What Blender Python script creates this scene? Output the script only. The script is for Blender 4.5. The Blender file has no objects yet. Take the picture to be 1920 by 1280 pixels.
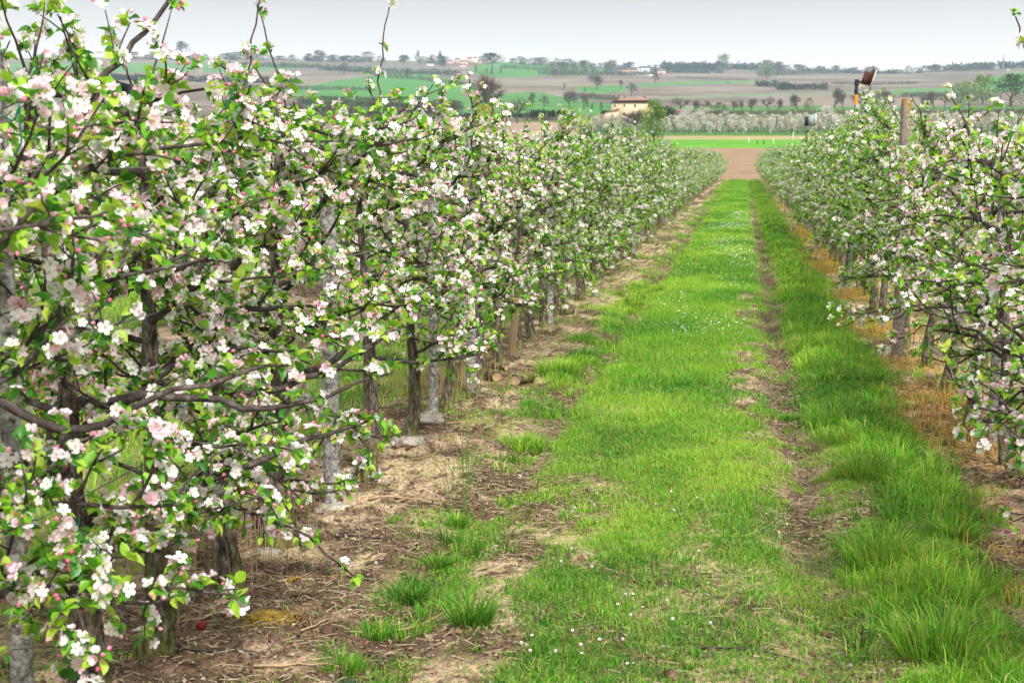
import bpy, math, random
import numpy as np
from math import radians, sin, cos, pi
from mathutils import Matrix, Vector, Quaternion

# ------------------------------------------------------------------ camera, world, sun, exposure
S = bpy.context.scene
COL = S.collection
F = 2667.0                      # focal length in pixels of the 1920 wide photograph
CAM_H = 1.8
YAW, PITCH = radians(9.23), radians(7.39)
fw = np.array([-sin(YAW)*cos(PITCH), cos(YAW)*cos(PITCH), -sin(PITCH)])
rt = np.array([cos(YAW), sin(YAW), 0.0]); up = np.cross(rt, fw)
cd = bpy.data.cameras.new('camera'); cam = bpy.data.objects.new('camera', cd); COL.objects.link(cam)
cam.location = (0, 0, CAM_H); cam.rotation_euler = (pi/2-PITCH, 0, YAW)
cd.sensor_width = 36; cd.lens = 36*F/1920; cd.clip_start = .05; cd.clip_end = 20000
cd.dof.use_dof = True; cd.dof.focus_distance = 8.0; cd.dof.aperture_fstop = 7.1
S.camera = cam

SUN_EL, SUN_AZ = radians(48), radians(150)     # azimuth from +Y clockwise: behind the camera, to the right
w = bpy.data.worlds.new('World'); S.world = w; w.use_nodes = True
nt = w.node_tree; nt.nodes.clear(); N = nt.nodes.new; L = nt.links.new
out = N('ShaderNodeOutputWorld'); bg = N('ShaderNodeBackground')
sky = N('ShaderNodeTexSky'); sky.sky_type = 'NISHITA'; sky.sun_disc = False
sky.sun_elevation = SUN_EL; sky.sun_rotation = SUN_AZ
tc = N('ShaderNodeTexCoord'); sx = N('ShaderNodeSeparateXYZ'); L(tc.outputs['Generated'], sx.inputs[0])
rp = N('ShaderNodeValToRGB'); L(sx.outputs['Z'], rp.inputs[0])
e = rp.color_ramp.elements
e[0].position = 0.0; e[0].color = (13.2, 11.6, 10.3, 1)
e[1].position = .125; e[1].color = (3.5, 3.3, 3.15, 1)
k = e.new(.045); k.color = (9.0, 8.2, 7.6, 1)
k = e.new(.35); k.color = (5.6, 5.6, 5.7, 1)
k = e.new(1.0); k.color = (8.0, 8.0, 8.1, 1)
mx = N('ShaderNodeMix'); mx.data_type = 'RGBA'; mx.inputs[0].default_value = .94
L(sky.outputs[0], mx.inputs[6]); L(rp.outputs[0], mx.inputs[7]); L(mx.outputs[2], bg.inputs[0])
bg.inputs[1].default_value = .108
L(bg.outputs[0], out.inputs[0])
sl = bpy.data.lights.new('sun', 'SUN'); sun = bpy.data.objects.new('sun', sl); COL.objects.link(sun)
sl.energy = 3.9; sl.angle = radians(8); sl.color = (1, .965, .9)
sd = Vector((sin(SUN_AZ)*cos(SUN_EL), cos(SUN_AZ)*cos(SUN_EL), sin(SUN_EL)))
sun.rotation_euler = sd.to_track_quat('Z', 'Y').to_euler(); sun.location = (10, -10, 30)
S.view_settings.view_transform = 'Standard'; S.view_settings.look = 'None'
S.view_settings.exposure = 0.6; S.view_settings.gamma = 1; S.view_settings.use_curve_mapping = False
S.render.engine = 'CYCLES'
c = S.cycles
c.max_bounces = 6; c.diffuse_bounces = 3; c.glossy_bounces = 2; c.transmission_bounces = 4
c.transparent_max_bounces = 6; c.volume_bounces = 1; c.caustics_reflective = False; c.caustics_refractive = False
c.use_denoising = True
try: c.denoiser = 'OPENIMAGEDENOISE'; c.denoising_input_passes = 'RGB_ALBEDO_NORMAL'; c.denoising_prefilter = 'ACCURATE'
except Exception: pass

rng = np.random.default_rng(7); random.seed(7)

# ------------------------------------------------------------------ small maths
def ray(px, py): return fw + (px-960)/F*rt + (640-py)/F*up
def at_dist(px, py, d):
    r = ray(px, py); s = d/math.hypot(r[0], r[1]); return np.array([0, 0, CAM_H]) + r*s
def gpt(px, py):
    r = ray(px, py); t = -CAM_H/r[2]; return r[0]*t, r[1]*t
def project(P):
    P = np.atleast_2d(P) - np.array([0, 0, CAM_H]); z = P@fw
    z = np.where(np.abs(z) < 1e-6, 1e-6, z)
    return 960+F*(P@rt)/z, 640-F*(P@up)/z, z
def _h(i, j, s):
    n = (i*374761393 + j*668265263 + s*1442695041) & 0xffffffff
    n = ((n ^ (n >> 13))*1274126177) & 0xffffffff
    return ((n ^ (n >> 16)) & 0xffff)/65535.0
def vn(x, y, s=0):
    x = np.asarray(x, float); y = np.asarray(y, float)
    i = np.floor(x).astype(np.int64); j = np.floor(y).astype(np.int64); u = x-i; v = y-j
    u = u*u*(3-2*u); v = v*v*(3-2*v)
    return (_h(i, j, s)*(1-u)+_h(i+1, j, s)*u)*(1-v)+(_h(i, j+1, s)*(1-u)+_h(i+1, j+1, s)*u)*v
def fbm(x, y, o=4, s=0):
    a = 0; am = .5; t = 0
    for k in range(o):
        a = a+am*vn(np.asarray(x)*2**k, np.asarray(y)*2**k, s+k*17); t += am; am *= .5
    return a/t
def sm(a, b, x):
    t = np.clip((x-a)/(b-a), 0, 1); return t*t*(3-2*t)
def bump(x, c, w_): return np.exp(-((x-c)/w_)**2)
def mixc(a, b, t): return a*(1-t[:, None])+b*t[:, None]

# ------------------------------------------------------------------ materials
def mat(name): 
    m = bpy.data.materials.new(name); m.use_nodes = True; n = m.node_tree; n.nodes.clear(); return m, n
class NT:
    def __init__(s, name):
        s.m, s.n = mat(name)
    def a(s, t, **k):
        o = s.n.nodes.new(t)
        for q, v in k.items(): setattr(o, q, v)
        return o
    def l(s, a, b): s.n.links.new(a, b)
    def ramp(s, stops, fac=None):
        r = s.a('ShaderNodeValToRGB'); el = r.color_ramp.elements
        while len(el) > 1: el.remove(el[-1])
        el[0].position = stops[0][0]; el[0].color = (*stops[0][1], 1)
        for p, c_ in stops[1:]: q = el.new(p); q.color = (*c_, 1)
        if fac is not None: s.l(fac, r.inputs[0])
        return r
    def noise(s, scale, detail=4, rough=.6, co='Object'):
        t = s.a('ShaderNodeTexCoord'); n = s.a('ShaderNodeTexNoise')
        n.inputs['Scale'].default_value = scale; n.inputs['Detail'].default_value = detail; n.inputs['Roughness'].default_value = rough
        s.l(t.outputs[co], n.inputs['Vector']); return n
    def out(s, sh): o = s.a('ShaderNodeOutputMaterial'); s.l(sh, o.inputs[0]); return s.m
    def bsdf(s, rough=.8, spec=.3):
        b = s.a('ShaderNodeBsdfPrincipled'); b.inputs['Roughness'].default_value = rough
        b.inputs['Specular IOR Level'].default_value = spec; return b

def leafish(name, stops, trans=.35, rough=.5, spec=.35, attr='tint', tcol=1.25):
    """thin leaf or petal; the hue is picked per piece (attribute) and per object"""
    t = NT(name); A = t.a('ShaderNodeAttribute', attribute_name=attr); O = t.a('ShaderNodeObjectInfo')
    ad = t.a('ShaderNodeMath', operation='ADD'); t.l(A.outputs['Fac'], ad.inputs[0]); t.l(O.outputs['Random'], ad.inputs[1])
    fr = t.a('ShaderNodeMath', operation='FRACT'); t.l(ad.outputs[0], fr.inputs[0])
    r = t.ramp(stops, fr.outputs[0]); b = t.bsdf(rough, spec); t.l(r.outputs[0], b.inputs['Base Color'])
    tr = t.a('ShaderNodeBsdfTranslucent'); g = t.a('ShaderNodeVectorMath', operation='MULTIPLY'); g.inputs[1].default_value = (tcol, tcol*1.05, tcol*.6 if stops[0][1][1] > stops[0][1][0] else tcol)
    t.l(r.outputs[0], g.inputs[0]); t.l(g.outputs[0], tr.inputs[0])
    m = t.a('ShaderNodeMixShader'); m.inputs[0].default_value = trans; t.l(b.outputs[0], m.inputs[1]); t.l(tr.outputs[0], m.inputs[2])
    return t.out(m.outputs[0])
def attrmat(name, trans=0., rough=.9, spec=.15, noise=None, bumpd=0, amt=.35):
    """colour comes from a per-vertex albedo, broken up by fine noise"""
    t = NT(name); A = t.a('ShaderNodeAttribute', attribute_name='col'); src = A.outputs['Color']; b = t.bsdf(rough, spec)
    if noise:
        n = t.noise(noise, 6, .65); mr = t.a('ShaderNodeMapRange'); t.l(n.outputs[0], mr.inputs[0])
        mr.inputs[1].default_value = .3; mr.inputs[2].default_value = .7; mr.inputs[3].default_value = 1-amt; mr.inputs[4].default_value = 1+amt
        g = t.a('ShaderNodeVectorMath', operation='SCALE'); t.l(src, g.inputs[0]); t.l(mr.outputs[0], g.inputs['Scale']); src = g.outputs[0]
        if bumpd:
            bp = t.a('ShaderNodeBump'); bp.inputs['Strength'].default_value = .7; bp.inputs['Distance'].default_value = bumpd
            t.l(n.outputs[0], bp.inputs['Height']); t.l(bp.outputs[0], b.inputs['Normal'])
    t.l(src, b.inputs['Base Color'])
    if trans:
        tr = t.a('ShaderNodeBsdfTranslucent'); t.l(src, tr.inputs[0]); m = t.a('ShaderNodeMixShader'); m.inputs[0].default_value = trans
        t.l(b.outputs[0], m.inputs[1]); t.l(tr.outputs[0], m.inputs[2]); return t.out(m.outputs[0])
    return t.out(b.outputs[0])
def noisemat(name, stops, scale=8, rough=.85, bumpd=.01, spec=.2, metal=0, co='Object', stretch=None):
    t = NT(name); n = t.noise(scale, 7, .65, co); b = t.bsdf(rough, spec); b.inputs['Metallic'].default_value = metal
    if stretch:
        mp = t.a('ShaderNodeMapping'); mp.inputs['Scale'].default_value = stretch; tcn = n.inputs['Vector'].links[0].from_socket
        t.l(tcn, mp.inputs[0]); t.l(mp.outputs[0], n.inputs['Vector'])
    r = t.ramp(stops, n.outputs[0]); t.l(r.outputs[0], b.inputs['Base Color'])
    if bumpd:
        bp = t.a('ShaderNodeBump'); bp.inputs['Strength'].default_value = .8; bp.inputs['Distance'].default_value = bumpd
        t.l(n.outputs[0], bp.inputs['Height']); t.l(bp.outputs[0], b.inputs['Normal'])
    return t.out(b.outputs[0])

M = {}
M['leaf'] = leafish('apple_leaf', [(0, (.035, .15, .02)), (.25, (.08, .30, .025)), (.5, (.2, .46, .03)), (.75, (.38, .6, .05)), (.92, (.52, .66, .1)), (1, (.05, .19, .03))], .42, .42, .45, tcol=1.3)
M['petal'] = leafish('petal', [(0, (.92, .89, .89)), (.45, (.91, .83, .86)), (.75, (.88, .66, .73)), (.94, (.84, .52, .62)), (1, (.92, .88, .88))], .35, .6, .2, tcol=1.0)
M['bud'] = leafish('bud', [(0, (.72, .16, .28)), (.35, (.80, .30, .42)), (.7, (.84, .48, .57)), (1, (.62, .09, .17))], .2, .5, .3, tcol=1.0)
M['stamen'] = leafish('stamen', [(0, (.55, .55, .12)), (1, (.65, .6, .2))], .2, .7)
# bark: grey with dark cracks, yellow-green moss low down and on one side
t = NT('bark'); n = t.noise(34, 9, .8); _mp = t.a('ShaderNodeMapping'); _mp.inputs['Scale'].default_value = (1, 1, .38); _s = n.inputs['Vector'].links[0].from_socket; t.l(_s, _mp.inputs[0]); t.l(_mp.outputs[0], n.inputs['Vector']); n2 = t.noise(7, 5, .6); b = t.bsdf(.9, .15)
r = t.ramp([(.38, (.022, .016, .012)), (.46, (.085, .064, .046)), (.54, (.19, .16, .13)), (.64, (.44, .41, .36))], n.outputs[0])
tcn = t.a('ShaderNodeTexCoord'); sp = t.a('ShaderNodeSeparateXYZ'); t.l(tcn.outputs['Object'], sp.inputs[0])
mr = t.a('ShaderNodeMapRange'); t.l(sp.outputs['Z'], mr.inputs[0]); mr.inputs[1].default_value = .0; mr.inputs[2].default_value = 1.1; mr.inputs[3].default_value = .58; mr.inputs[4].default_value = .14
ad = t.a('ShaderNodeMath', operation='ADD'); t.l(mr.outputs[0], ad.inputs[0]); t.l(n2.outputs[0], ad.inputs[1])
th = t.a('ShaderNodeMapRange'); t.l(ad.outputs[0], th.inputs[0]); th.inputs[1].default_value = .92; th.inputs[2].default_value = 1.12; th.inputs[3].default_value = 0; th.inputs[4].default_value = .8
ms = t.ramp([(.38, (.04, .035, .01)), (.5, (.17, .165, .03)), (.62, (.36, .34, .09))], n.outputs[0])
mm = t.a('ShaderNodeMix', data_type='RGBA'); t.l(th.outputs[0], mm.inputs[0]); t.l(r.outputs[0], mm.inputs[6]); t.l(ms.outputs[0], mm.inputs[7])
t.l(mm.outputs[2], b.inputs['Base Color']); bp = t.a('ShaderNodeBump'); bp.inputs['Distance'].default_value = .02; bp.inputs['Strength'].default_value = 1
t.l(n.outputs[0], bp.inputs['Height']); t.l(bp.outputs[0], b.inputs['Normal']); M['bark'] = t.out(b.outputs[0])
M['branch'] = noisemat('branch_bark', [(.3, (.02, .014, .012)), (.55, (.07, .055, .048)), (.72, (.2, .18, .16))], 30, .75, .004)
M['farbark'] = noisemat('far_bark', [(.3, (.05, .04, .035)), (.7, (.12, .1, .085))], 6, .9, 0)
M['twig'] = noisemat('bare_twig', [(.3, (.085, .062, .05)), (.7, (.17, .13, .11))], 3, .9, 0)
M['concrete'] = noisemat('concrete', [(.36, (.06, .055, .045)), (.46, (.2, .19, .17)), (.55, (.34, .325, .3)), (.64, (.5, .48, .44))], 34, .95, .012)
t = NT('lichen_concrete'); n = t.noise(38, 8, .75); b = t.bsdf(.95, .1); r = t.ramp([(.35, (.1, .085, .065)), (.5, (.24, .2, .16)), (.65, (.36, .31, .26))], n.outputs[0])
tcn = t.a('ShaderNodeTexCoord'); sp = t.a('ShaderNodeSeparateXYZ'); t.l(tcn.outputs['Object'], sp.inputs[0])
mr = t.a('ShaderNodeMapRange'); t.l(sp.outputs['Z'], mr.inputs[0]); mr.inputs[1].default_value = 1.95; mr.inputs[2].default_value = 2.32; mr.inputs[3].default_value = 0; mr.inputs[4].default_value = .42
ad = t.a('ShaderNodeMath', operation='ADD'); n2 = t.noise(22, 4, .6); t.l(mr.outputs[0], ad.inputs[0]); t.l(n2.outputs[0], ad.inputs[1])
th = t.a('ShaderNodeMapRange'); t.l(ad.outputs[0], th.inputs[0]); th.inputs[1].default_value = .78; th.inputs[2].default_value = .9
mm = t.a('ShaderNodeMix', data_type='RGBA'); t.l(th.outputs[0], mm.inputs[0]); t.l(r.outputs[0], mm.inputs[6]); mm.inputs[7].default_value = (.36, .19, .03, 1)
t.l(mm.outputs[2], b.inputs['Base Color']); M['lichen'] = t.out(b.outputs[0])
M['wire'] = noisemat('wire', [(.3, (.2, .2, .2)), (.7, (.4, .39, .37))], 20, .5, 0, .5, .7)
M['green_tie'] = noisemat('green_tie', [(.3, (.0, .1, .06)), (.7, (.0, .17, .1))], 20, .4, 0, .5)
M['cut'] = noisemat('cut_wood', [(.3, (.3, .19, .1)), (.5, (.45, .3, .17)), (.7, (.58, .43, .27))], 30, .9, .003)
M['pale_wood'] = noisemat('pale_wood', [(.3, (.3, .2, .11)), (.7, (.5, .37, .22))], 16, .9, .004, stretch=(6, 6, .6))
M['ground'] = attrmat('ground', 0, .95, .1, 45, .03, .75)
M['field'] = attrmat('field', 0, .95, .1, .35, 0, .12)
M['grass'] = attrmat('grass', .35, .55, .25)
M['litter'] = attrmat('litter', .1, .9, .1)
M['clod'] = noisemat('clod', [(.3, (.07, .04, .026)), (.55, (.16, .1, .065)), (.75, (.3, .21, .14))], 40, .95, .01)
def dummy(n_, stops, tr=.25): M[n_] = leafish(n_, stops, tr, .7, .15)
dummy('f_olive', [(0, (.07, .1, .055)), (.5, (.11, .14, .085)), (1, (.16, .19, .12))])
dummy('f_dark', [(0, (.016, .03, .016)), (.5, (.03, .05, .024)), (1, (.045, .07, .03))])
dummy('f_green', [(0, (.045, .085, .02)), (.5, (.08, .14, .03)), (1, (.12, .2, .045))])
dummy('f_willow', [(0, (.09, .18, .03)), (.5, (.18, .3, .05)), (1, (.27, .4, .09))], .35)
dummy('f_yellow', [(0, (.26, .3, .03)), (.5, (.42, .42, .05)), (1, (.5, .5, .08))])
dummy('f_white', [(0, (.36, .31, .23)), (.3, (.58, .53, .45)), (.7, (.82, .79, .74)), (1, (.26, .22, .15))], .3)
dummy('f_pale', [(0, (.15, .2, .09)), (.5, (.22, .28, .13)), (1, (.28, .34, .17))])
dummy('f_brown', [(0, (.1, .075, .06)), (.5, (.15, .115, .09)), (1, (.2, .15, .12))])
dummy('f_dry', [(0, (.4, .22, .09)), (.5, (.5, .3, .13)), (1, (.55, .4, .2))])
def plain(n_, c_, rough=.8, var=.15, sc=3, **k):
    M[n_] = noisemat(n_, [(.3, tuple(x*(1-var) for x in c_)), (.7, tuple(min(1, x*(1+var)) for x in c_))], sc, rough, 0, **k)
plain('stucco', (.62, .48, .3)); plain('white_wall', (.78, .77, .74)); plain('pink_wall', (.6, .4, .34)); plain('tile', (.3, .17, .11), var=.3)
plain('grey_roof', (.22, .2, .2)); plain('dark', (.03, .03, .035)); plain('red_roof', (.5, .1, .1)); plain('shutter', (.1, .07, .05)); plain('grey_steel', (.28, .31, .34), .5)
plain('orange', (.7, .28, .03), .6); plain('rust', (.075, .03, .02), .8, .5, 14); plain('dirty_white', (.6, .58, .52), .7, .3, 9); plain('daisy', (.85, .85, .85)); plain('daisy_eye', (.7, .5, .05))
plain('seedhead', (.62, .6, .56)); plain('stem_green', (.1, .2, .03)); plain('apple_skin', (.22, .02, .015), .45, .5, 12)
M['stone'] = noisemat('stone', [(.36, (.16, .13, .1)), (.5, (.33, .29, .235)), (.64, (.52, .47, .4))], 22, .95, .01)
plain('moss', (.3, .2, .035), .95, .35, 40)

# ------------------------------------------------------------------ meshes from arrays
def mesh(name, V, Fc, mats, col=None, tint=None, mi=None, smooth=False):
    """Fc: list of arrays (n,3) / (n,4)"""
    me = bpy.data.meshes.new(name); V = np.asarray(V, np.float32)
    if not isinstance(Fc, list): Fc = [Fc]
    Fc = [np.asarray(f, np.int32) for f in Fc if len(f)]
    loops = np.concatenate([f.ravel() for f in Fc]); sizes = np.concatenate([np.full(len(f), f.shape[1], np.int32) for f in Fc])
    st = np.zeros(len(sizes), np.int32); st[1:] = np.cumsum(sizes)[:-1]
    me.vertices.add(len(V)); me.vertices.foreach_set('co', V.ravel())
    me.loops.add(len(loops)); me.loops.foreach_set('vertex_index', loops)
    me.polygons.add(len(sizes)); me.polygons.foreach_set('loop_start', st); me.polygons.foreach_set('loop_total', sizes)
    if mi is not None: me.polygons.foreach_set('material_index', np.asarray(mi, np.int32))
    if smooth: me.polygons.foreach_set('use_smooth', np.ones(len(sizes), bool))
    for m_ in (mats if isinstance(mats, (list, tuple)) else [mats]): me.materials.append(m_)
    me.update(calc_edges=True)
    if col is not None:
        a = me.attributes.new('col', 'FLOAT_COLOR', 'POINT'); cc = np.ones((len(V), 4), np.float32); cc[:, :3] = col; a.data.foreach_set('color', cc.ravel())
    if tint is not None:
        a = me.attributes.new('tint', 'FLOAT', 'POINT'); a.data.foreach_set('value', np.asarray(tint, np.float32))
    return me
def link(name, me, parent=None, loc=None, label=None, cat=None, group=None, kind=None):
    o = bpy.data.objects.new(name, me); COL.objects.link(o)
    if parent: o.parent = parent
    if loc is not None: o.location = loc
    tagit(o, label, cat, group, kind); return o
def tagit(o, label=None, cat=None, group=None, kind=None):
    if label: o['label'] = label
    if cat: o['category'] = cat
    if group: o['group'] = group
    if kind: o['kind'] = kind
def copy_tree(o, **k):
    c_ = o.copy(); COL.objects.link(c_)
    for ch in kids.get(o.name, []):
        d = ch.copy(); COL.objects.link(d); d.parent = c_
    tagit(c_, **k); return c_
kids = {}
def regkids(root, lst): kids[root.name] = lst

class MB:
    """collects pieces with material slots"""
    def __init__(s): s.V = []; s.F = []; s.n = 0; s.mi = []; s.t = []
    def add(s, V, Fc, mi=0, tint=0.):
        V = np.asarray(V, float); Fc = np.asarray(Fc, int)
        s.V.append(V); s.F.append(Fc+s.n); s.n += len(V); s.mi.append(np.full(len(Fc), mi)); s.t.append(np.full(len(V), tint) if np.isscalar(tint) else tint)
    def box(s, c_, d, mi=0, rz=0., bev=0):
        x, y, z = [q/2 for q in d]
        V = np.array([(i*x, j*y, k_*z) for k_ in (-1, 1) for j in (-1, 1) for i in (-1, 1)], float)
        if rz: V = V@np.array([[cos(rz), sin(rz), 0], [-sin(rz), cos(rz), 0], [0, 0, 1]])
        s.add(V+np.array(c_), [(0, 2, 3, 1), (4, 5, 7, 6), (0, 1, 5, 4), (2, 6, 7, 3), (0, 4, 6, 2), (1, 3, 7, 5)], mi)
    def tube(s, P, R, n=5, mi=0, cap=True, wob=0., tint=0.):
        P = np.asarray(P, float); R = np.asarray(R, float)*np.ones(len(P)); T = np.gradient(P, axis=0) if len(P) > 2 else np.repeat((P[1]-P[0])[None], len(P), 0)
        T /= np.linalg.norm(T, axis=1)[:, None]+1e-9
        a = np.array([0, 0, 1.]) if abs(T[:, 2]).mean() < .8 else np.array([1., 0, 0])
        U = np.cross(T, a); U /= np.linalg.norm(U, axis=1)[:, None]+1e-9; W = np.cross(T, U)
        ang = np.arange(n)*2*pi/n
        rr = R[:, None]*(1+wob*rng.uniform(-1, 1, (len(P), n)))
        V = (P[:, None]+rr[..., None]*(np.cos(ang)[None, :, None]*U[:, None]+np.sin(ang)[None, :, None]*W[:, None])).reshape(-1, 3)
        i = np.arange(len(P)-1)[:, None]*n; j = np.arange(n)[None]; j2 = (j+1) % n
        Q = np.stack([i+j, i+j2, i+n+j2, i+n+j], -1).reshape(-1, 4)
        s.add(V, Q, mi, tint)
        if cap:
            s.F_extra(len(P), n, V, mi, tint)
    def F_extra(s, m_, n, V, mi, tint):
        e0 = V[-n:]; c0 = e0.mean(0); s.add(np.vstack([e0, c0]), [(k_, (k_+1) % n, n) for k_ in range(n)], mi, tint)
    def build(s, name, mats, parent=None, smooth=False, **k):
        return link(name, s.mesh(name, mats, smooth), parent, **k)
    def mesh(s, name, mats, smooth=False):
        tri = [f for f in s.F if f.shape[1] == 3]; qd = [f for f in s.F if f.shape[1] == 4]
        mi = np.concatenate([m_ for f, m_ in zip(s.F, s.mi) if f.shape[1] == 3]+[m_ for f, m_ in zip(s.F, s.mi) if f.shape[1] == 4])
        return mesh(name, np.vstack(s.V), ([np.vstack(tri)] if tri else [])+([np.vstack(qd)] if qd else []), mats, tint=np.concatenate(s.t), mi=mi, smooth=smooth)

def frames(D, roll=None):
    """rotation matrices whose z axis is D (n,3)"""
    D = D/np.linalg.norm(D, axis=1)[:, None]; a = rng.normal(size=D.shape)
    X = np.cross(D, a); X /= np.linalg.norm(X, axis=1)[:, None]+1e-9; Y = np.cross(D, X)
    return np.stack([X, Y, D], -1)
def scatter(tv, tf, R, T, sc):
    """template copied with rotation R, place T, size sc"""
    n = len(T); V = np.einsum('nij,vj->nvi', R, tv)*sc[:, None, None]+T[:, None]
    Fc = (tf[None]+np.arange(n)[:, None, None]*len(tv)).reshape(-1, tf.shape[1]); return V.reshape(-1, 3), Fc

# ------------------------------------------------------------------ the ground
LX, RX = -2.05, 1.55
ROW_END = 112.0
def wig(y, s, a=.12): return (vn(y*.7, 0*y, s)-.5)*2*a+(vn(y*2.3, 0*y, s+5)-.5)*a
def rutL(x, y): return bump(x, -1.26+wig(y, 3, .06), .13)
def rutR(x, y): return bump(x, .34+wig(y, 4, .06), .14)
def gz(x, y):
    near = 1-sm(25, 60, y)
    soil = (bump(x, LX, .5)+bump(x, RX, .4))
    z = .03*soil-.045*rutL(x, y)-.07*rutR(x, y)+.03*bump(x, .8, .25)+.05*(fbm(x*1.2, y*.8, 3, 9)-.5)
    clod = np.abs(fbm(x*9, y*9, 3, 21)-.5)*2
    return (z+near*(np.clip(soil, 0, 1)*.07*(clod-.3)+.02*(fbm(x*14, y*14, 3, 33)-.5)))
def cover(x, y):
    """chance that a short green blade grows at x, y"""
    n = fbm(x*2.2, y*1.5, 3, 41); n2 = fbm(x*6, y*5, 2, 47)
    c_ = sm(-1.5, -1.22, x+wig(y, 12, .16)-.4*(1-sm(5.5, 10, y)))*(1-sm(1.0, 1.25, x+wig(y, 13, .1)))
    nearpatch = (1-sm(6.5, 11, y))*.42+.25*sm(.9, 1.4, np.abs(x+.1)+.6)
    c_ = c_*np.clip(1-nearpatch*(sm(.40, .66, n)*.75+sm(.42, .6, n2)*.45)*1.2, 0, 1)
    c_ = c_*(1-.95*np.clip(rutL(x, y)*1.2, 0, 1)*sm(.26, .46, n2+.12)*sm(4.5, 8, y))*(1-.97*np.clip(rutR(x, y)*1.25, 0, 1)*sm(.22, .42, n2+.12)*sm(4.5, 8, y))
    worn = bump(x, .12, .2)*bump(y, 12.5, 3.)+.7*bump(x, .05, .16)*bump(y, 17.5, 2.)
    c_ = c_*(1-.95*np.clip(worn*2, 0, 1)*sm(.32, .5, n2))
    fringe = bump(x, -1.42+.3*(1-sm(5, 9, y)), .2)*sm(.46, .6, n)*.6
    other = sm(-5.1, -4.8, x)*(1-sm(-2.75, -2.45, x))*.85+sm(2.1, 2.5, x)*.8+(1-sm(-6.3, -6.0, x))*.8
    weed = .05+.25*sm(.62, .7, n)
    return np.clip(np.maximum(np.maximum(c_, fringe), np.maximum(other, weed*((x > -2.6) & (x < 2.2)))), 0, 1)
def ground_col(x, y):
    n = fbm(x*3, y*3, 4, 51); f = fbm(x*17, y*17, 3, 57); m_ = fbm(x*7, y*6, 3, 71)
    dark = np.array([.075, .047, .032]); mid = np.array([.18, .118, .075]); sand = np.array([.5, .37, .235]); pinkb = np.array([.20, .125, .09])
    c_ = mixc(np.tile(dark, (len(x), 1)), mid, sm(.3, .6, f)); c_ = mixc(c_, sand, sm(.42, .58, n)*sm(.34, .52, f+.08)*.95)
    c_ = mixc(c_, pinkb, sm(.5, .7, m_)*.5)
    g = cover(x, y); green = np.array([.085, .16, .03]); straw = np.array([.26, .2, .09])
    c_ = mixc(c_, np.tile(green, (len(x), 1))*.8+.2*straw, sm(.35, .9, g)*sm(5, 22, y)*.9)
    c_ = mixc(c_, straw*.55+green*.6, (1-sm(8, 20, y))*.6*sm(.25, .7, g)*(.4+.6*f))
    c_ = mixc(c_, dark*1.1, np.clip(.75*rutR(x, y)+.75*rutL(x, y), 0, 1)*sm(.3, .5, f))
    dead = (bump(x, 1.5, .4)*sm(.36, .52, fbm(x*1.5, y*1.1, 3, 77)))
    c_ = mixc(c_, np.array([.42, .24, .06]), dead*.75)
    # beyond the rows on the right the ground is ploughed
    return c_
xs = np.concatenate([-np.geomspace(70, 7.2, 26), np.arange(-7, -3.0, .16), np.arange(-3.0, 2.6, .034), np.arange(2.6, 5, .16), np.geomspace(5, 70, 26)])
ys = [.6]
while ys[-1] < 116: ys.append(ys[-1]+max(.034 if ys[-1] > 3.6 else .15, .00065*ys[-1]**2))
ys = np.array(ys); X, Y = np.meshgrid(xs, ys); x, y = X.ravel(), Y.ravel()
nx, ny = len(xs), len(ys)
i = (np.arange(ny-1)[:, None]*nx+np.arange(nx-1)[None]).ravel()
Q = np.stack([i, i+1, i+nx+1, i+nx], -1)
gc = ground_col(x, y)
far_brown = np.maximum(sm(62, 74, y)*((x > 3.2)), sm(112.5, 113.5, y))
gc = mixc(gc, np.array([.32, .215, .135]), far_brown)
V = np.stack([x, y, gz(x, y)], -1)
link('ground', mesh('ground', V, Q, M['ground'], col=gc, smooth=True), label='bare soil strips under the tree rows and the grassy alley floor between them', kind='structure')

# ------------------------------------------------------------------ the farmland rising to the ridge
TD = np.array([114, 130, 150, 175, 205, 240, 300, 400, 500, 700, 1000, 1400, 1850, 2100, 2600, 3000.])
TY = np.array([338, 316, 297, 277, 264, 254, 238, 222, 212, 192, 168, 147, 0, 0, 0, 0.])
RX_ = np.array([-600, 200, 450, 620, 850, 950, 1080, 1150, 1250, 1400, 1600, 1700, 1800, 1920, 2500.])
RY_ = np.array([112, 108, 109, 113, 116, 117, 122, 127, 127, 129, 135, 136, 130, 126, 128.])
def ty(px):
    """rows: photograph heights of the table distances for a column px"""
    rid = np.interp(px, RX_, RY_); T_ = np.tile(TY, (len(rid), 1)); T_[:, 12] = rid+3; T_[:, 13] = rid
    k_ = (rid-127)*.6
    T_[:, 11] += k_; T_[:, 10] += k_*.5; T_[:, 14] = rid+14; T_[:, 15] = rid+22
    return T_
def az_of(px): 
    r = ray(px, 250); return math.atan2(r[0], r[1])
def elev_z(px, py, d):
    rx = fw[0]+(px-960)/F*rt[0]+(640-py)/F*up[0]; ry = fw[1]+(px-960)/F*rt[1]+(640-py)/F*up[1]; rz = fw[2]+(640-py)/F*up[2]
    return CAM_H+rz*d/np.hypot(rx, ry), rx, ry
def dist_at(px, py):
    T_ = ty(np.array([px]))[0]; return float(np.interp(-py, -T_[:14], TD[:14]))
def P(px, py):
    """the spot of the farmland seen at pixel px, py"""
    return at_dist(px, py, dist_at(px, py))
pxs = np.arange(-260, 2200, 3.0); pxs_all = np.concatenate([np.arange(-5200, -260, 260), pxs, np.arange(2200, 6200, 260)])
rows_d = np.unique(np.concatenate([np.geomspace(114, 2100, 190), [2600, 3000]]))
Tt = ty(pxs_all); G = np.array([np.interp(rows_d, TD, tt) for tt in Tt])       # (npx, nd) y pixels
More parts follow.
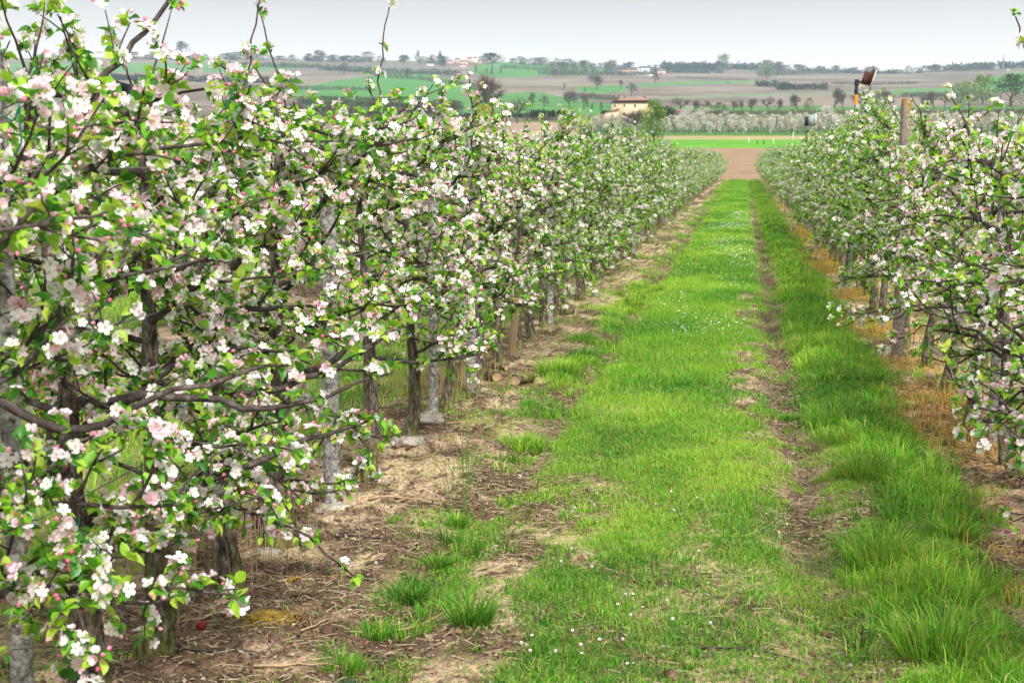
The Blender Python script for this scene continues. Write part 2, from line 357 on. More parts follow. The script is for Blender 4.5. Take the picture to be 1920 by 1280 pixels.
G = G+1.1*(fbm(pxs_all[:, None]*.012+0*G, np.log(rows_d)[None]*9+0*G, 3, 91)-.5)*2*sm(300, 900, rows_d)[None]
PX = pxs_all[:, None]+0*G; DD = rows_d[None]+0*G
Z, rx, ry = elev_z(PX, G, DD); hh = np.hypot(rx, ry)
fx, fy, fz = (rx/hh*DD), (ry/hh*DD), Z
# bring the first rings down to the orchard level
fz = np.where(DD < 118, np.minimum(fz, -.02), fz)
VX = np.stack([fx, fy, fz], -1)
inner = []
for d_ in (30., 70., 108.): inner.append(np.stack([rx[:, 0]/hh[:, 0]*d_, ry[:, 0]/hh[:, 0]*d_, np.full(len(pxs_all), -.5 if d_ < 100 else -.25)], -1))
VX = np.concatenate([np.stack(inner, 1), VX], 1); PXc = np.concatenate([PX[:, :3], PX], 1); GY = np.concatenate([G[:, :3]*0+345, G], 1)
fpx = PXc.ravel(); fpy = GY.ravel()
def inpoly(px, py, poly):
    r = np.zeros(len(px), bool); n_ = len(poly)
    for a in range(n_):
        x1, y1 = poly[a]; x2, y2 = poly[(a+1) % n_]
        if y1 == y2: continue
        r ^= ((y1 > py) != (y2 > py)) & (px < (x2-x1)*(py-y1)/(y2-y1)+x1)
    return r
brown = np.array([.33, .215, .13]); tilled = np.array([.18, .135, .10]); pale = np.array([.29, .23, .175]); green = np.array([.085, .24, .05]); green2 = np.array([.12, .25, .08]); bright = np.array([.13, .35, .03]); tan = np.array([.42, .33, .16]); dgreen = np.array([.06, .13, .04])
fc = np.tile(tilled, (len(fpx), 1)); strip = fbm(fpx*.006, fpy*.22, 3, 5)
fc = mixc(fc, pale, sm(.4, .62, strip)*.8); FNOISE = .78+.44*fbm(fpx*.02, fpy*.8, 4, 15)
def paint(poly, col_, amt=1.0):
    m_ = inpoly(fpx, fpy, poly); fc[m_] = fc[m_]*(1-amt)+np.array(col_)*amt
B = 5200
paint([(-B, 278), (B, 278), (B, 400), (-B, 400)], brown)
paint([(-B, 262), (B, 262), (B, 277), (-B, 277)], bright)
paint([(-B, 255), (B, 255), (B, 262), (-B, 262)], tan)
paint([(-B, 229), (1085, 229), (1085, 255), (-B, 255)], (.37, .25, .17))
paint([(-B, 249), (1085, 247), (1085, 256), (-B, 256)], tan)
paint([(1085, 229), (B, 229), (B, 255), (1085, 255)], dgreen)
paint([(1085, 212), (B, 206), (B, 229), (1085, 229)], (.13, .17, .07))
paint([(1240, 250), (B, 250), (B, 255), (1240, 255)], (.1, .22, .04))
paint([(-B, 215), (1085, 213), (1085, 229), (-B, 229)], (.13, .14, .06))
paint([(860, 163), (935, 176), (1010, 172), (1080, 188), (1150, 196), (1150, 214), (700, 216), (700, 190), (860, 190)], green)
for y_ in (183, 190, 197): paint([(1000, y_), (1150, y_+4), (1150, y_+5.3), (1000, y_+1.3)], dgreen)
paint([(520, 172), (640, 150), (720, 140), (800, 139), (850, 150), (892, 164), (905, 174), (860, 192), (700, 192), (600, 186)], green)
paint([(560, 190), (870, 190), (870, 216), (560, 216)], dgreen)
paint([(880, 130), (915, 118), (950, 117), (1060, 120), (1140, 126), (1130, 140), (1060, 141), (940, 146), (895, 141)], green)
paint([(-B, 122), (430, 118), (590, 120), (600, 128), (430, 136), (-B, 136)], green2)
paint([(560, 121), (850, 124), (850, 140), (700, 139), (560, 133)], (.2, .17, .14))
paint([(1180, 158), (1280, 153), (1420, 151), (1420, 156), (1290, 159), (1190, 166)], green2)
paint([(1080, 163), (1170, 160), (1190, 166), (1150, 175), (1085, 173)], green)
paint([(1060, 176), (1180, 186), (1240, 186), (1240, 191), (1060, 186)], dgreen)
paint([(1250, 200), (B, 197), (B, 209), (1250, 213)], (.09, .21, .045))
paint([(1240, 181), (1500, 173), (1800, 172), (1800, 177), (1500, 178), (1240, 187)], (.2, .23, .14))
paint([(1400, 128), (1620, 134), (1620, 139), (1400, 135)], (.15, .17, .12))
paint([(1640, 174), (1720, 165), (1830, 166), (1830, 184), (1700, 180)], green2)
paint([(1840, 150), (1900, 136), (B, 134), (B, 176), (1840, 172)], green)
fc = fc*FNOISE[:, None]*np.array([.8, .84, .86])
npx, nd = VX.shape[:2]
i = (np.arange(npx-1)[:, None]*nd+np.arange(nd-1)[None]).ravel(); Q = np.stack([i, i+nd, i+nd+1, i+1], -1)
link('farmland', mesh('farmland', VX.reshape(-1, 3), Q, M['field'], col=fc, smooth=True), label='ploughed brown and green fields rising to the far ridge', kind='structure')
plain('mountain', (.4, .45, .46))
# a faint mountain beyond the ridge
mpx = np.linspace(1060, 1420, 40); mt = []
for q in mpx:
    hgt = 130-13*math.exp(-((q-1190)/40)**2)-4*math.exp(-((q-1265)/35)**2); mt.append((at_dist(q, 145, 3100), at_dist(q, hgt, 3200), at_dist(q, 150, 3500)))
mv = np.array(mt).reshape(-1, 3); i = (np.arange(39)[:, None]*3+np.arange(2)[None]).ravel()
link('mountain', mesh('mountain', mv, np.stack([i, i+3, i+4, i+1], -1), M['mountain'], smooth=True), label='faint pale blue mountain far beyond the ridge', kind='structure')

# ------------------------------------------------------------------ apple tree pieces
def leaf_tpl(seg=3, fold=.18, droop=.25):
    """leaf of length 1 along +x, upper side +z"""
    us = [0, .2, .48, .76, 1]; V = []; Fc = []
    for u_, hw in zip(us, (.03, .27, .37, .26, .0)):
        z = -droop*u_*u_; V += [(u_, -hw, z+fold*hw*1.4), (u_, 0, z), (u_, hw, z+fold*hw*1.4)]
    for a in range(seg+1):
        o = a*3; Fc += [(o, o+1, o+4, o+3), (o+1, o+2, o+5, o+4)]
    return np.array(V, float), np.array(Fc)
LEAF = [leaf_tpl(3, .3, .2), leaf_tpl(3, .55, .4), leaf_tpl(3, .2, .05)]
LEAF_LO = (np.array([(0, 0, 0), (.45, -.37, .1), (1, 0, -.15), (.45, .37, .1)], float), np.array([(0, 1, 2, 3)]))
def flower_tpl(open_=.75, jit=.0, seed=0):
    r_ = np.random.default_rng(seed); V = []; Fc = []
    for p in range(5):
        a = p*2*pi/5+r_.uniform(-.1, .1); op = open_+r_.uniform(-jit, jit)
        pts = [(.06, 0, 0), (.42, -.32, .10), (.40, 0, .02), (.42, .32, .10), (.8, -.36, .18), (.78, 0, .06), (.8, .36, .18), (1.0, -.17, .15), (1.0, .17, .15)]
        el = (1-op)*1.35
        for (x_, y_, z_) in pts:
            xx = x_*cos(el)-z_*sin(el); zz = x_*sin(el)+z_*cos(el)
            V.append((xx*cos(a)-y_*sin(a), xx*sin(a)+y_*cos(a), zz))
        o = p*9; Fc += [(o, o+1, o+2), (o, o+2, o+3), (o+1, o+4, o+5), (o+1, o+5, o+2), (o+2, o+5, o+6), (o+2, o+6, o+3), (o+4, o+7, o+5), (o+5, o+7, o+8), (o+5, o+8, o+6)]
    np_ = len(Fc)
    for p in range(7):
        a = p*2*pi/7+.3; o = len(V); x_, y_ = cos(a), sin(a)
        V += [(x_*.03-y_*.02, y_*.03+x_*.02, .02), (x_*.03+y_*.02, y_*.03-x_*.02, .02), (x_*.17+y_*.02, y_*.17-x_*.02, .3), (x_*.17-y_*.02, y_*.17+x_*.02, .3)]
        Fc += [(o, o+1, o+2), (o, o+2, o+3)]
    mi = [0]*np_+[1]*14
    return np.array(V)*.5, np.array(Fc), np.array(mi)
FLOW = [flower_tpl(.95, .12, 1), flower_tpl(.75, .2, 2), flower_tpl(.5, .2, 3)]
def flo_lo():
    V = [(0, 0, 0)]; Fc = []
    for p in range(5):
        a = p*2*pi/5; V += [(.5*cos(a-.36), .5*sin(a-.36), .14), (.5*cos(a+.36), .5*sin(a+.36), .14)]; Fc.append((0, 1+2*p, 2+2*p))
    return np.array(V), np.array(Fc)
FLO_LO = flo_lo()
def bud_tpl():
    V = [(0, 0, 0)]; Fc = []; n_ = 6
    prof = [(.12, .28), (.5, .45), (.85, .34), (1.05, .1)]
    for h_, r_ in prof:
        for k_ in range(n_): a = k_*2*pi/n_+h_; V.append((r_*cos(a), r_*sin(a), h_))
    for k_ in range(n_): Fc.append((0, 1+(k_+1) % n_, 1+k_, 1+k_))
    for j in range(3):
        for k_ in range(n_): a = 1+j*n_+k_; b_ = 1+j*n_+(k_+1) % n_; Fc.append((a, b_, b_+n_, a+n_))
    return np.array(V), np.array(Fc)
bv, bf = bud_tpl(); BUD = (bv, np.vstack([bf[:, :3], bf[6:, [0, 2, 3]]]))
bo = np.array([(0, 0, 0), (.45, 0, .5), (-.2, .4, .5), (-.2, -.4, .5), (0, 0, 1.05)]); BUD_LO = (bo, np.array([(0, 2, 1), (0, 3, 2), (0, 1, 3), (4, 1, 2), (4, 2, 3), (4, 3, 1)]))

def grow(P0, D, L_, n_, curl, rise):
    """a wandering branch as points"""
    P_ = [np.array(P0, float)]; d = np.array(D, float); d /= np.linalg.norm(d); st = L_/n_
    for k_ in range(n_):
        d = d+rng.normal(0, curl, 3)+np.array([0, 0, rise*st*4]); d /= np.linalg.norm(d); P_.append(P_[-1]+d*st)
    return np.array(P_)
def smooth_path(p):
    p = np.array(p, float)
    for _ in range(2): p = np.vstack([p[:1], np.stack([p[:-1]*.75+p[1:]*.25, p[:-1]*.25+p[1:]*.75], 1).reshape(-1, 3), p[-1:]])
    p[1:-1] += rng.normal(0, .006, p[1:-1].shape); return p
def apple_skeleton(H, span, width, side, nl, extra=(), low=0, shoots=2, ts=1.):
    """trunk path, limbs [(paths)], spur points"""
    trunk = np.array([(0, 0, -.06), (0, 0, .04)]+[(0, 0, z) for z in np.linspace(.22, H-.12, 8)], float)
    trunk[2:, :2] += np.cumsum(rng.normal(0, .022, (8, 2)), 0)
    tr = np.array([.098, .074, .06, .05, .041, .034, .028, .023, .019, .013])*rng.uniform(.88, 1.12)*ts
    limbs = []; spots = []; az = rng.uniform(0, 6)
    def spur(path, t0, step):
        seg = np.linalg.norm(np.diff(path, axis=0), axis=1).sum(); k_ = max(1, int(seg*(1-t0)/step))
        for t_ in np.linspace(t0, 1, k_+1):
            f_ = t_*(len(path)-1); a = int(min(f_, len(path)-2)); spots.append((path[a]+(path[a+1]-path[a])*(f_-a), path[a+1]-path[a], t_ > .99))
    for k_ in range(nl+low):
        h_ = .5+(H-.62)*((k_+rng.uniform(.1, .9))/nl) if k_ < nl else rng.uniform(.42, .75); az += 2.4+rng.uniform(-.5, .5)
        dx, dy = cos(az)*width, sin(az)*span
        if k_ >= nl: dx, dy = side*rng.uniform(.3, .6), rng.uniform(-.4, .4)
        ln = math.hypot(dx, dy)*rng.uniform(.75, 1.15)*(1.0 if h_ < 1.5 else .8)
        z0 = np.interp(h_, trunk[:, 2], np.arange(len(trunk))); a = int(z0); p0 = trunk[a]+(trunk[min(a+1, len(trunk)-1)]-trunk[a])*(z0-a)
        rise = (rng.uniform(-.15, .3) if h_ < 1.2 else rng.uniform(-.1, .4)) if k_ < nl else rng.uniform(-1.2, -.5)
        path = grow(p0, (dx, dy, rng.uniform(.05, .5)*ln), ln, 8, .16, rise*.35)
        path[:, 2] = np.maximum(path[:, 2], (.33 if k_ < nl else .24)+.1*rng.uniform())
        r0 = rng.uniform(.008, .0165); mb = [(path, np.linspace(r0, .0045, len(path)), 6)]; spur(path, .25, .075)
        for q in range(rng.integers(4, 7)):
            t_ = rng.uniform(.2, .98); f_ = t_*(len(path)-1); a = int(min(f_, len(path)-2)); p1 = path[a]+(path[a+1]-path[a])*(f_-a)
            dm = path[a+1]-path[a]; dm = dm/np.linalg.norm(dm); sdv = np.cross(dm, (0, 0, 1))*rng.choice([-1, 1]); d1 = dm*.6+sdv*.8+np.array([0, 0, rng.uniform(-.5, .9)])
            sp_ = grow(p1, d1, rng.uniform(.16, .42), 5, .2, rng.uniform(-.1, .35)); sp_[:, 2] = np.maximum(sp_[:, 2], .22 if k_ >= nl else .34)
            mb.append((sp_, np.linspace(.0065, .0028, len(sp_)), 4)); spur(sp_, .15, .07)
            for w_ in range(rng.integers(1, 3)):
                a = rng.integers(1, 5); d2 = (sp_[a]-sp_[a-1]); d2 = d2/np.linalg.norm(d2)+rng.normal(0, .7, 3)+np.array([0, 0, .25])
                tw = grow(sp_[a], d2, rng.uniform(.07, .2), 3, .15, .2); mb.append((tw, np.linspace(.0034, .002, 4), 3)); spur(tw, .5, .08)
        limbs.append(mb)
    for q in range(shoots+rng.integers(0, 2)):      # upright shoots
        p0 = trunk[-1-rng.integers(0, 2)]+rng.normal(0, .02, 3)*np.array([1, 1, 0]); pth = grow(p0, (rng.uniform(-.5, .5), rng.uniform(-.7, .7), 1.), rng.uniform(.18, .45), 5, .12, .3)
        limbs.append([(pth, np.linspace(.006, .002, 6), 4)]); spur(pth, .35, .09)
    for pth, r0 in extra:
        pth = smooth_path(pth); limbs.append([(pth, np.linspace(r0*.75, .003, len(pth)), 7)]); spur(pth, .2, .1)
    return trunk, tr, limbs, spots

def cluster(spots, ncl, leafy=1.0, flow=1.0):
    """for the chosen spots: transforms of leaves, flowers and buds"""
    idx = rng.permutation(len(spots))[:ncl]; lv = []; fl = []; bd = []
    for i_ in idx:
        p, d, tip = spots[i_]; d = d/(np.linalg.norm(d)+1e-9); ax = d*(.8 if tip else .15)+rng.normal(0, .55, 3)+np.array([0, 0, .35]); ax /= np.linalg.norm(ax)
        p = p+ax*.015; kind_ = rng.uniform(); sz = rng.uniform(.75, 1.2)
        a0 = rng.uniform(0, 6.3); Rf = frames(ax[None])[0]
        for q in range(int(rng.integers(4, 8)*leafy)):
            a = a0+q*2.4; el = rng.uniform(.1, 1.0); dr = Rf@np.array([cos(a)*cos(el), sin(a)*cos(el), sin(el)]); lv.append((p+dr*.006, dr, sz*rng.uniform(.022, .046)))
        if kind_ < .80*flow:
            openness = rng.uniform(); k_ = rng.integers(3, 7) 
            for q in range(k_):
                a = a0+q*1.25+.5; el = rng.uniform(.35, 1.35); dr = Rf@np.array([cos(a)*cos(el), sin(a)*cos(el), sin(el)]); pp = p+dr*rng.uniform(.02, .036)
                if rng.uniform() < .5+.45*openness: fl.append((pp, dr+rng.normal(0, .25, 3), rng.uniform(.032, .047)*sz, rng.integers(0, 3)))
                else: bd.append((pp, dr, rng.uniform(.010, .016)))
    return lv, fl, bd
def leaf_frames(D):
    D = D/np.linalg.norm(D, axis=1)[:, None]; upv = np.array([0, 0, 1.])+rng.normal(0, .45, D.shape); Y = np.cross(upv, D); Y /= np.linalg.norm(Y, axis=1)[:, None]+1e-9
    return np.stack([D, Y, np.cross(D, Y)], -1)
def unpack(lst, lf=False):
    if not lst: return np.zeros((0, 3, 3)), np.zeros((0, 3)), np.zeros(0)
    T = np.array([l_[0] for l_ in lst]); D = np.array([l_[1] for l_ in lst]); s_ = np.array([l_[2] for l_ in lst])
    return (leaf_frames(D) if lf else frames(D)), T, s_
def stuff_mesh(name, lv, fl, bd, lo=0):
    """three joined meshes: leaves, blossoms, buds"""
    o = []
    R, T, s_ = lv; tv, tf = (LEAF[1] if lo == 0 else LEAF_LO)
    if len(T): 
        V, Fc = scatter(tv, tf, R, T, s_); o.append(mesh('leaves', V, Fc, M['leaf'], tint=np.repeat(rng.uniform(0, 1, len(T)), len(tv)), smooth=lo == 0))
    else: o.append(None)
    R, T, s_ = fl
    if len(T):
        if lo == 0: tv, tf, tm = FLOW[0]; mi = np.tile(tm, len(T))
        else: tv, tf = FLO_LO; mi = np.zeros(len(T)*len(tf), int)
        V, Fc = scatter(tv, tf, R, T, s_); o.append(mesh('blossoms', V, Fc, [M['petal'], M['stamen']], tint=np.repeat(rng.uniform(0, 1, len(T)), len(tv)), mi=mi))
    else: o.append(None)
    R, T, s_ = bd
    if len(T):
        tv, tf = BUD if lo == 0 else BUD_LO; V, Fc = scatter(tv, tf, R, T, s_*1.1); o.append(mesh('buds', V, Fc, M['bud'], tint=np.repeat(rng.uniform(0, 1, len(T)), len(tv))))
    else: o.append(None)
    return o
LEAF_ME = [mesh('leaf', v, f, M['leaf'], tint=np.zeros(len(v)), smooth=True) for v, f in LEAF]
FLOW_ME = [mesh('blossom', v, f, [M['petal'], M['stamen']], tint=np.zeros(len(v)), mi=m_) for v, f, m_ in FLOW]
BUD_ME = [mesh('bud', BUD[0], BUD[1], M['bud'], tint=np.zeros(len(BUD[0])), smooth=True)]
def place_single(name, mes, R, T, s_, parent, base):
    for k_ in range(len(T)):
        o = bpy.data.objects.new(name, mes[k_ % len(mes)]); COL.objects.link(o); o.parent = parent
        o.matrix_local = Matrix.Translation(Vector(T[k_]))@Matrix(R[k_].tolist()).to_4x4()@Matrix.Scale(float(s_[k_]), 4)
def split(dat, base, cap):
    """indices of the pieces that show largest and the rest"""
    R, T, s_ = dat
    if not len(T): return [], []
    px, py, z = project(T+base); vis = (z > .5) & (px > -40) & (px < 1960) & (py > -40) & (py < 1320); big = s_/np.maximum(z, .1)*F
    sc_ = np.where(vis & (big > 8), big-np.abs(0)+ (T[:, 0]*(1 if base[0] < 0 else -1))*6, -1e9)
    o = np.argsort(-sc_); k_ = min(cap, int((sc_ > 0).sum())); return o[:k_], o[k_:]
def pick(dat, idx): return dat[0][idx], dat[1][idx], dat[2][idx]

def apple_tree(x, y, H, label, group, lod, ncl, extra=(), span=.62, width=.62, nl=13, cap=300, low=0, shoots=2, ts=.75):
    root = bpy.data.objects.new('apple_tree', None); COL.objects.link(root); z0 = float(gz(np.array([x]), np.array([y]))[0])
    base = np.array([x, y, z0]); root.location = base; root.empty_display_size = .2; tagit(root, label, 'apple tree', group)
    trunk, tr, limbs, spots = apple_skeleton(H, span, width, 1 if x < 0 else -1, nl, extra, low, shoots, ts); lst = []
    m_ = MB(); m_.tube(trunk, tr, 12 if lod == 0 else 6, wob=.1 if lod == 0 else .06); lst.append(m_.build('trunk', M['bark'], root, smooth=True))
    if lod == 0:
        for mb in limbs:
            m_ = MB()
            for pth, rr, ns in mb: m_.tube(pth, rr, ns, cap=ns > 4, wob=.08 if ns > 4 else 0)
            lst.append(m_.build('branch', M['branch'], root, smooth=True))
    else:
        m_ = MB()
        for mb in limbs:
            for pth, rr, ns in mb:
                if lod == 2 and ns < 4: continue
                s_ = 1 if lod == 1 else 2; m_.tube(pth[::s_], rr[::s_]*(1.0 if lod == 1 else 1.15), 4 if ns > 4 else 3, cap=False)
        lst.append(m_.build('branches', M['branch'], root, kind='stuff'))
    lv, fl, bd = cluster(spots, ncl, *((1.05, 1.0) if lod == 0 else (1.65, .7))); vb = np.array([f[3] for f in fl]) if fl else []
    lv, fl, bd = unpack(lv, True), unpack(fl), unpack(bd)
    if lod == 0:
        for nm, mes, dat, cp, slot in (('leaf', LEAF_ME, lv, cap, 0), ('blossom', FLOW_ME, fl, cap, 1), ('bud', BUD_ME, bd, cap, 2)):
            a, r_ = split(dat, base, cp)
            if len(a): place_single(nm, mes, *pick(dat, a), root, base)
            if slot == 0: lv = pick(dat, r_) if len(r_) else unpack([])
            elif slot == 1: fl = pick(dat, r_) if len(r_) else unpack([])
            else: bd = pick(dat, r_) if len(r_) else unpack([])
    for nm, me in zip(('leaves', 'blossoms', 'buds'), stuff_mesh('x', lv, fl, bd, lod)):
        if me: lst.append(link(nm, me, root, kind='stuff'))
    regkids(root, lst); return root

# near trees, one by one: (y, height, label, extra shoots)
LG, RG = 'apple trees of the left row', 'apple trees of the right row'
near_left = [
 (2.75, 2.35, 'blossoming apple tree nearest the left edge, only its branch ends in the picture', []),
 (3.45, 2.45, 'blossoming apple tree at the left edge with a thick dark upright limb against the sky', [([(0, 0, 1.6), (.05, .05, 1.95), (.1, .06, 2.3), (.16, .08, 2.75)], .035), ([(0, 0, 1.15), (.3, .05, 1.0), (.5, .1, 1.12), (.85, .2, 1.2)], .024)]),
 (4.18, 2.35, 'apple tree with a mossy cut-topped trunk foot in the bottom left corner', [([(0, 0, .62), (.35, .1, .7), (.6, .35, .82), (.8, .6, .86)], .03), ([(0, 0, 1.0), (.3, .1, 1.02), (.6, .2, .95), (.9, .5, 1.05)], .026), ([(0, 0, 1.9), (.15, .1, 2.1), (.3, .15, 2.28), (.4, .2, 2.55)], .018)]),
 (4.66, 2.25, 'apple tree with a pale grey cracked trunk, second from the bottom left corner', [([(0, 0, .95), (.3, .2, .9), (.6, .35, 1.0), (.8, .5, 1.15)], .028), ([(0, 0, .6), (.2, .1, .5), (.45, .1, .5), (.7, .1, .3)], .013)]),
 (5.5, 2.2, 'thin-footed apple tree behind dry stalks, third trunk from the left corner', [([(.05, .0, 1.9), (.12, .1, 2.2), (.16, .1, 2.5)], .007)]),
 (6.12, 2.15, 'apple tree with a thick forked brown trunk just before the grey concrete post', [([(0, 0, .75), (.2, .1, .82), (.34, .12, .95), (.4, .2, 1.1)], .032), ([(.04, .1, 1.9), (.0, .1, 2.15), (-.1, .12, 2.45)], .007)]),
 (7.55, 2.15, 'apple tree between the grey concrete post and the mossy leaning trunk', [([(.1, .0, 1.95), (.06, .1, 2.2), (.1, .1, 2.45), (.14, .12, 2.62)], .007)]),
 (8.44, 2.12, 'apple tree with a slim mossy trunk standing in a pale concrete foot', [([(0, 0, 1.2), (.3, .1, 1.22), (.6, .2, 1.1)], .02)]),
 (9.75, 2.08, 'apple tree behind the tuft of dry straw-coloured stalks', []),
 (11.2, 2.08, 'apple tree with a dark mossy trunk next to the cut logs', []),
 (11.95, 2.05, 'apple tree with a mossy trunk directly behind the cut logs', []),
]
near_right = [
 (4.6, 2.15, 'blossoming apple tree at the right edge, only its outermost twigs in the picture', []),
 (5.7, 2.2, 'apple tree at the right edge with long drooping twigs over the dead orange grass', [([(0, 0, 1.5), (-.2, .1, 1.75), (-.3, .2, 1.95), (-.45, .3, 2.2)], .018)]),
 (6.85, 2.2, 'apple tree at the right edge with a bent grey shoot rising above the fields', [([(0, 0, 1.7), (-.1, .1, 1.9), (-.22, .1, 2.05), (-.28, .1, 2.2), (-.36, .1, 2.42)], .017), ([(0, 0, .9), (-.3, -.1, .85), (-.5, 0, .98), (-.8, .1, 1.1)], .022)]),
 (8.46, 2.15, 'apple tree whose dark trunk foot stands at the right edge by the mossy stump', [([(0, 0, .75), (-.25, 0, .9), (-.5, .1, .92), (-.7, .2, .8)], .025)]),
 (9.7, 2.15, 'apple tree with a sawn-off grey trunk top at the right, before the lichen post', [([(0, 0, 1.7), (-.1, 0, 1.95), (-.25, .1, 2.2)], .012)]),
 (11.1, 2.12, 'apple tree with thick forked limbs just in front of the lichen-topped post', [([(0, 0, 1.6), (.25, 0, 1.75), (.3, .1, 1.95)], .03)]),
 (12.4, 2.1, 'apple tree with a dark upright trunk right behind the lichen-topped post', []),
]
tally = 0
for (y_, H, lb, ex) in near_left: apple_tree(LX+rng.uniform(-.04, .04), y_, 2.3 if y_ < 3.9 else 2.14 if y_ < 4.4 else 2.06 if y_ < 6.5 else 2.02 if y_ < 9 else 1.95, lb, LG, 0, (620 if y_ < 6.5 else 560), ex, span=.58, width=.62 if y_ < 8 else .68, nl=15, cap=300, low=2 if y_ < 4.4 else 1 if y_ < 5 else 0, shoots=2 if y_ < 5 else 1, ts=.95 if y_ < 6.5 else .74)
for (y_, H, lb, ex) in near_right: apple_tree(RX+rng.uniform(-.03, .03), y_, (H-.3 if y_ < 9 else 1.88), lb, RG, 0, 480, ex, span=.64, width=.66, nl=15, cap=300, low=2 if 5 < y_ < 9 else 0, shoots=1)
ORD = 'first second third fourth fifth sixth seventh eighth ninth tenth eleventh twelfth thirteenth fourteenth fifteenth'.split()
def row(xr, y0, y1, step, group, labels, protos_mid, protos_far, ymid=34, zs=1.):
    y_ = y0; k_ = 0; seen = {}
    while y_ < y1:
        pr = (protos_mid if y_ < ymid else protos_far); p_ = pr[k_ % len(pr)]
        lb = next(l_ for lim, l_ in labels if y_ < lim)
        seen[lb] = seen.get(lb, -1)+1; lb = lb.replace('#', ORD[min(seen[lb], 14)])
        o = copy_tree(p_, label=lb, cat='apple tree', group=group)
        x_ = xr+rng.uniform(-.05, .05)+(-.0 if True else 0); o.location = (x_, y_, float(gz(np.array([x_]), np.array([y_]))[0]))
        o.rotation_euler = (rng.normal(0, .015), rng.normal(0, .015), rng.choice([0, pi])+rng.normal(0, .15)); s_ = rng.uniform(.93, 1.06); o.scale = (s_, s_, rng.uniform(.94, 1.05)*zs)
        y_ += step*rng.uniform(.85, 1.15); k_ += 1
mids = [apple_tree(LX, 12.9+.9*k_, 1.93, l_, LG, 1, 540, span=.7, width=.62, nl=14, shoots=1) for k_, l_ in enumerate([
  'first apple tree beyond the cut logs in the left row', 'second apple tree beyond the cut logs in the left row', 'apple tree just before the slim grey post in the left row', 'apple tree with a leaning trunk right behind the slim grey post', 'apple tree beside the small heap of stones in the left row'])]
fars = [apple_tree(LX, 36+1.05*k_, 1.76, 'blossoming apple tree in the far stretch of the left row where trunks merge', LG, 2, 380, span=.8, width=.62, nl=13, shoots=1) for k_ in range(4)]
row(LX, 17.6, 35.5, .98, LG, [(26.2, '# apple tree in the left row after the leaning trunk, before the round-topped post'), (50, '# apple tree in the left row beyond the round-topped grey post')], mids, fars)
row(LX, 40.4, ROW_END, 1.05, LG, [(60, 'blossoming apple tree in the far stretch of the left row where trunks merge'), (200, 'blossoming apple tree at the far end of the left row')], mids, fars, zs=1.03)
row(RX, 13.6, ROW_END+1, 1.05, RG, [(19.5, '# apple tree in the right row after the lichen-topped post'), (35, '# apple tree in the right row beyond the rusty panel'), (60, 'blossoming apple tree in the middle stretch of the right row'), (200, 'blossoming apple tree at the far end of the right row')], mids, fars, zs=1.06)
row(-5.6, 8.5, 62, 1.15, 'apple trees of the row behind', [(200, 'apple tree of the second row, glimpsed behind the left row')], mids, fars, 22)

# ------------------------------------------------------------------ posts, wires, ties
def post(x, y, h, rad, label, m_='concrete', group='posts of the tree rows', square=True, round_top=False, lean=(0, 0)):
    root = bpy.data.objects.new('concrete_post' if 'wood' not in label else 'wooden_post', None); COL.objects.link(root)
    root.location = (x, y, float(gz(np.array([x]), np.array([y]))[0])); root.rotation_euler = (lean[0], lean[1], rng.uniform(-.2, .2)); tagit(root, label, 'post', group)
    b_ = MB(); n_ = 8; hs = [-.2, .0, h*.3, h*.6, h*.97, h]; rr = [rad*1.1, rad*1.06, rad, rad*.97, rad*.93, rad*.8]
    if round_top: hs += [h+.03, h+.045]; rr += [rad*.6, rad*.2]
    b_.tube(np.array([(0, 0, z) for z in hs]), rr, n_, wob=.025); b_.build('shaft', M[m_], root)
    for z in (.75, 1.25, 1.75):
        if z < h: q = MB(); q.tube([(0, -rad*1.1, z), (-rad*1.15, 0, z), (0, rad*1.1, z), (rad*1.15, 0, z), (0, -rad*1.1, z)], .003, 4, cap=False); q.build('wire_loop', M['wire'], root)
    return root
post(LX-.15, 3.98, 2.1, .034, 'grey concrete post at the left edge with a green tie looped near its top')
post(LX, 6.88, 1.9, .043, 'grey concrete post with a rough pale foot between two near trunks')
post(LX, 9.3, 1.9, .032, 'slim grey post standing by the pale boulder in the left row')
post(LX+.03, 10.5, 1.95, .04, 'slim grey post in the left row before the cut logs')
post(LX-.02, 12.7, 1.1, .035, 'short pale wooden stake leaning behind the cut logs', 'pale_wood', lean=(.1, .12))
post(LX, 15.1, 2.05, .05, 'slim grey post rising above the crowns in mid row, on the left')
post(LX, 26.5, 2.3, .075, 'round-topped grey concrete post beside the tall green willow bush', round_top=True)
post(LX, 38.5, 2.25, .06, 'thin grey post top right of the willow bush, in the left row')
post(RX-.14, 13.25, 2.3, .05, 'square concrete post topped with orange lichen in the right row', 'lichen')
post(RX+.02, 9.15, 1.72, .032, 'low grey post among the branches at the right edge')
post(RX+.08, 7.6, 1.9, .035, 'smooth grey post at the right edge of the picture')
post(RX, 34, 2.2, .05, 'pale grey post top in the right row, left of the rusty panel')
for k_, y_ in enumerate((55, 75, 95)): 
    post(LX, y_, 2.05, .05, 'far concrete post hidden among the blossoms of the left row'); post(RX, y_, 2.05, .05, 'far concrete post hidden among the blossoms of the right row')
for xr, nm in ((LX, 'left'), (RX, 'right')):
    for z, wh in ((.78, 'lowest'), (1.28, 'middle'), (1.78, 'highest')):
        yy = np.concatenate([np.arange(2, 40, 1.0), np.arange(40, 113, 6)]); q = MB(); q.tube(np.stack([xr+.06+0*yy+.01*np.sin(yy), yy, z+.02*np.cos(yy*.8)], -1), .0028, 4, cap=False)
        q.build('trellis_wire', M['wire'], label='%s of the three thin wires strung along the %s tree row' % (wh, nm), cat='wire', group='wires strung along the rows')
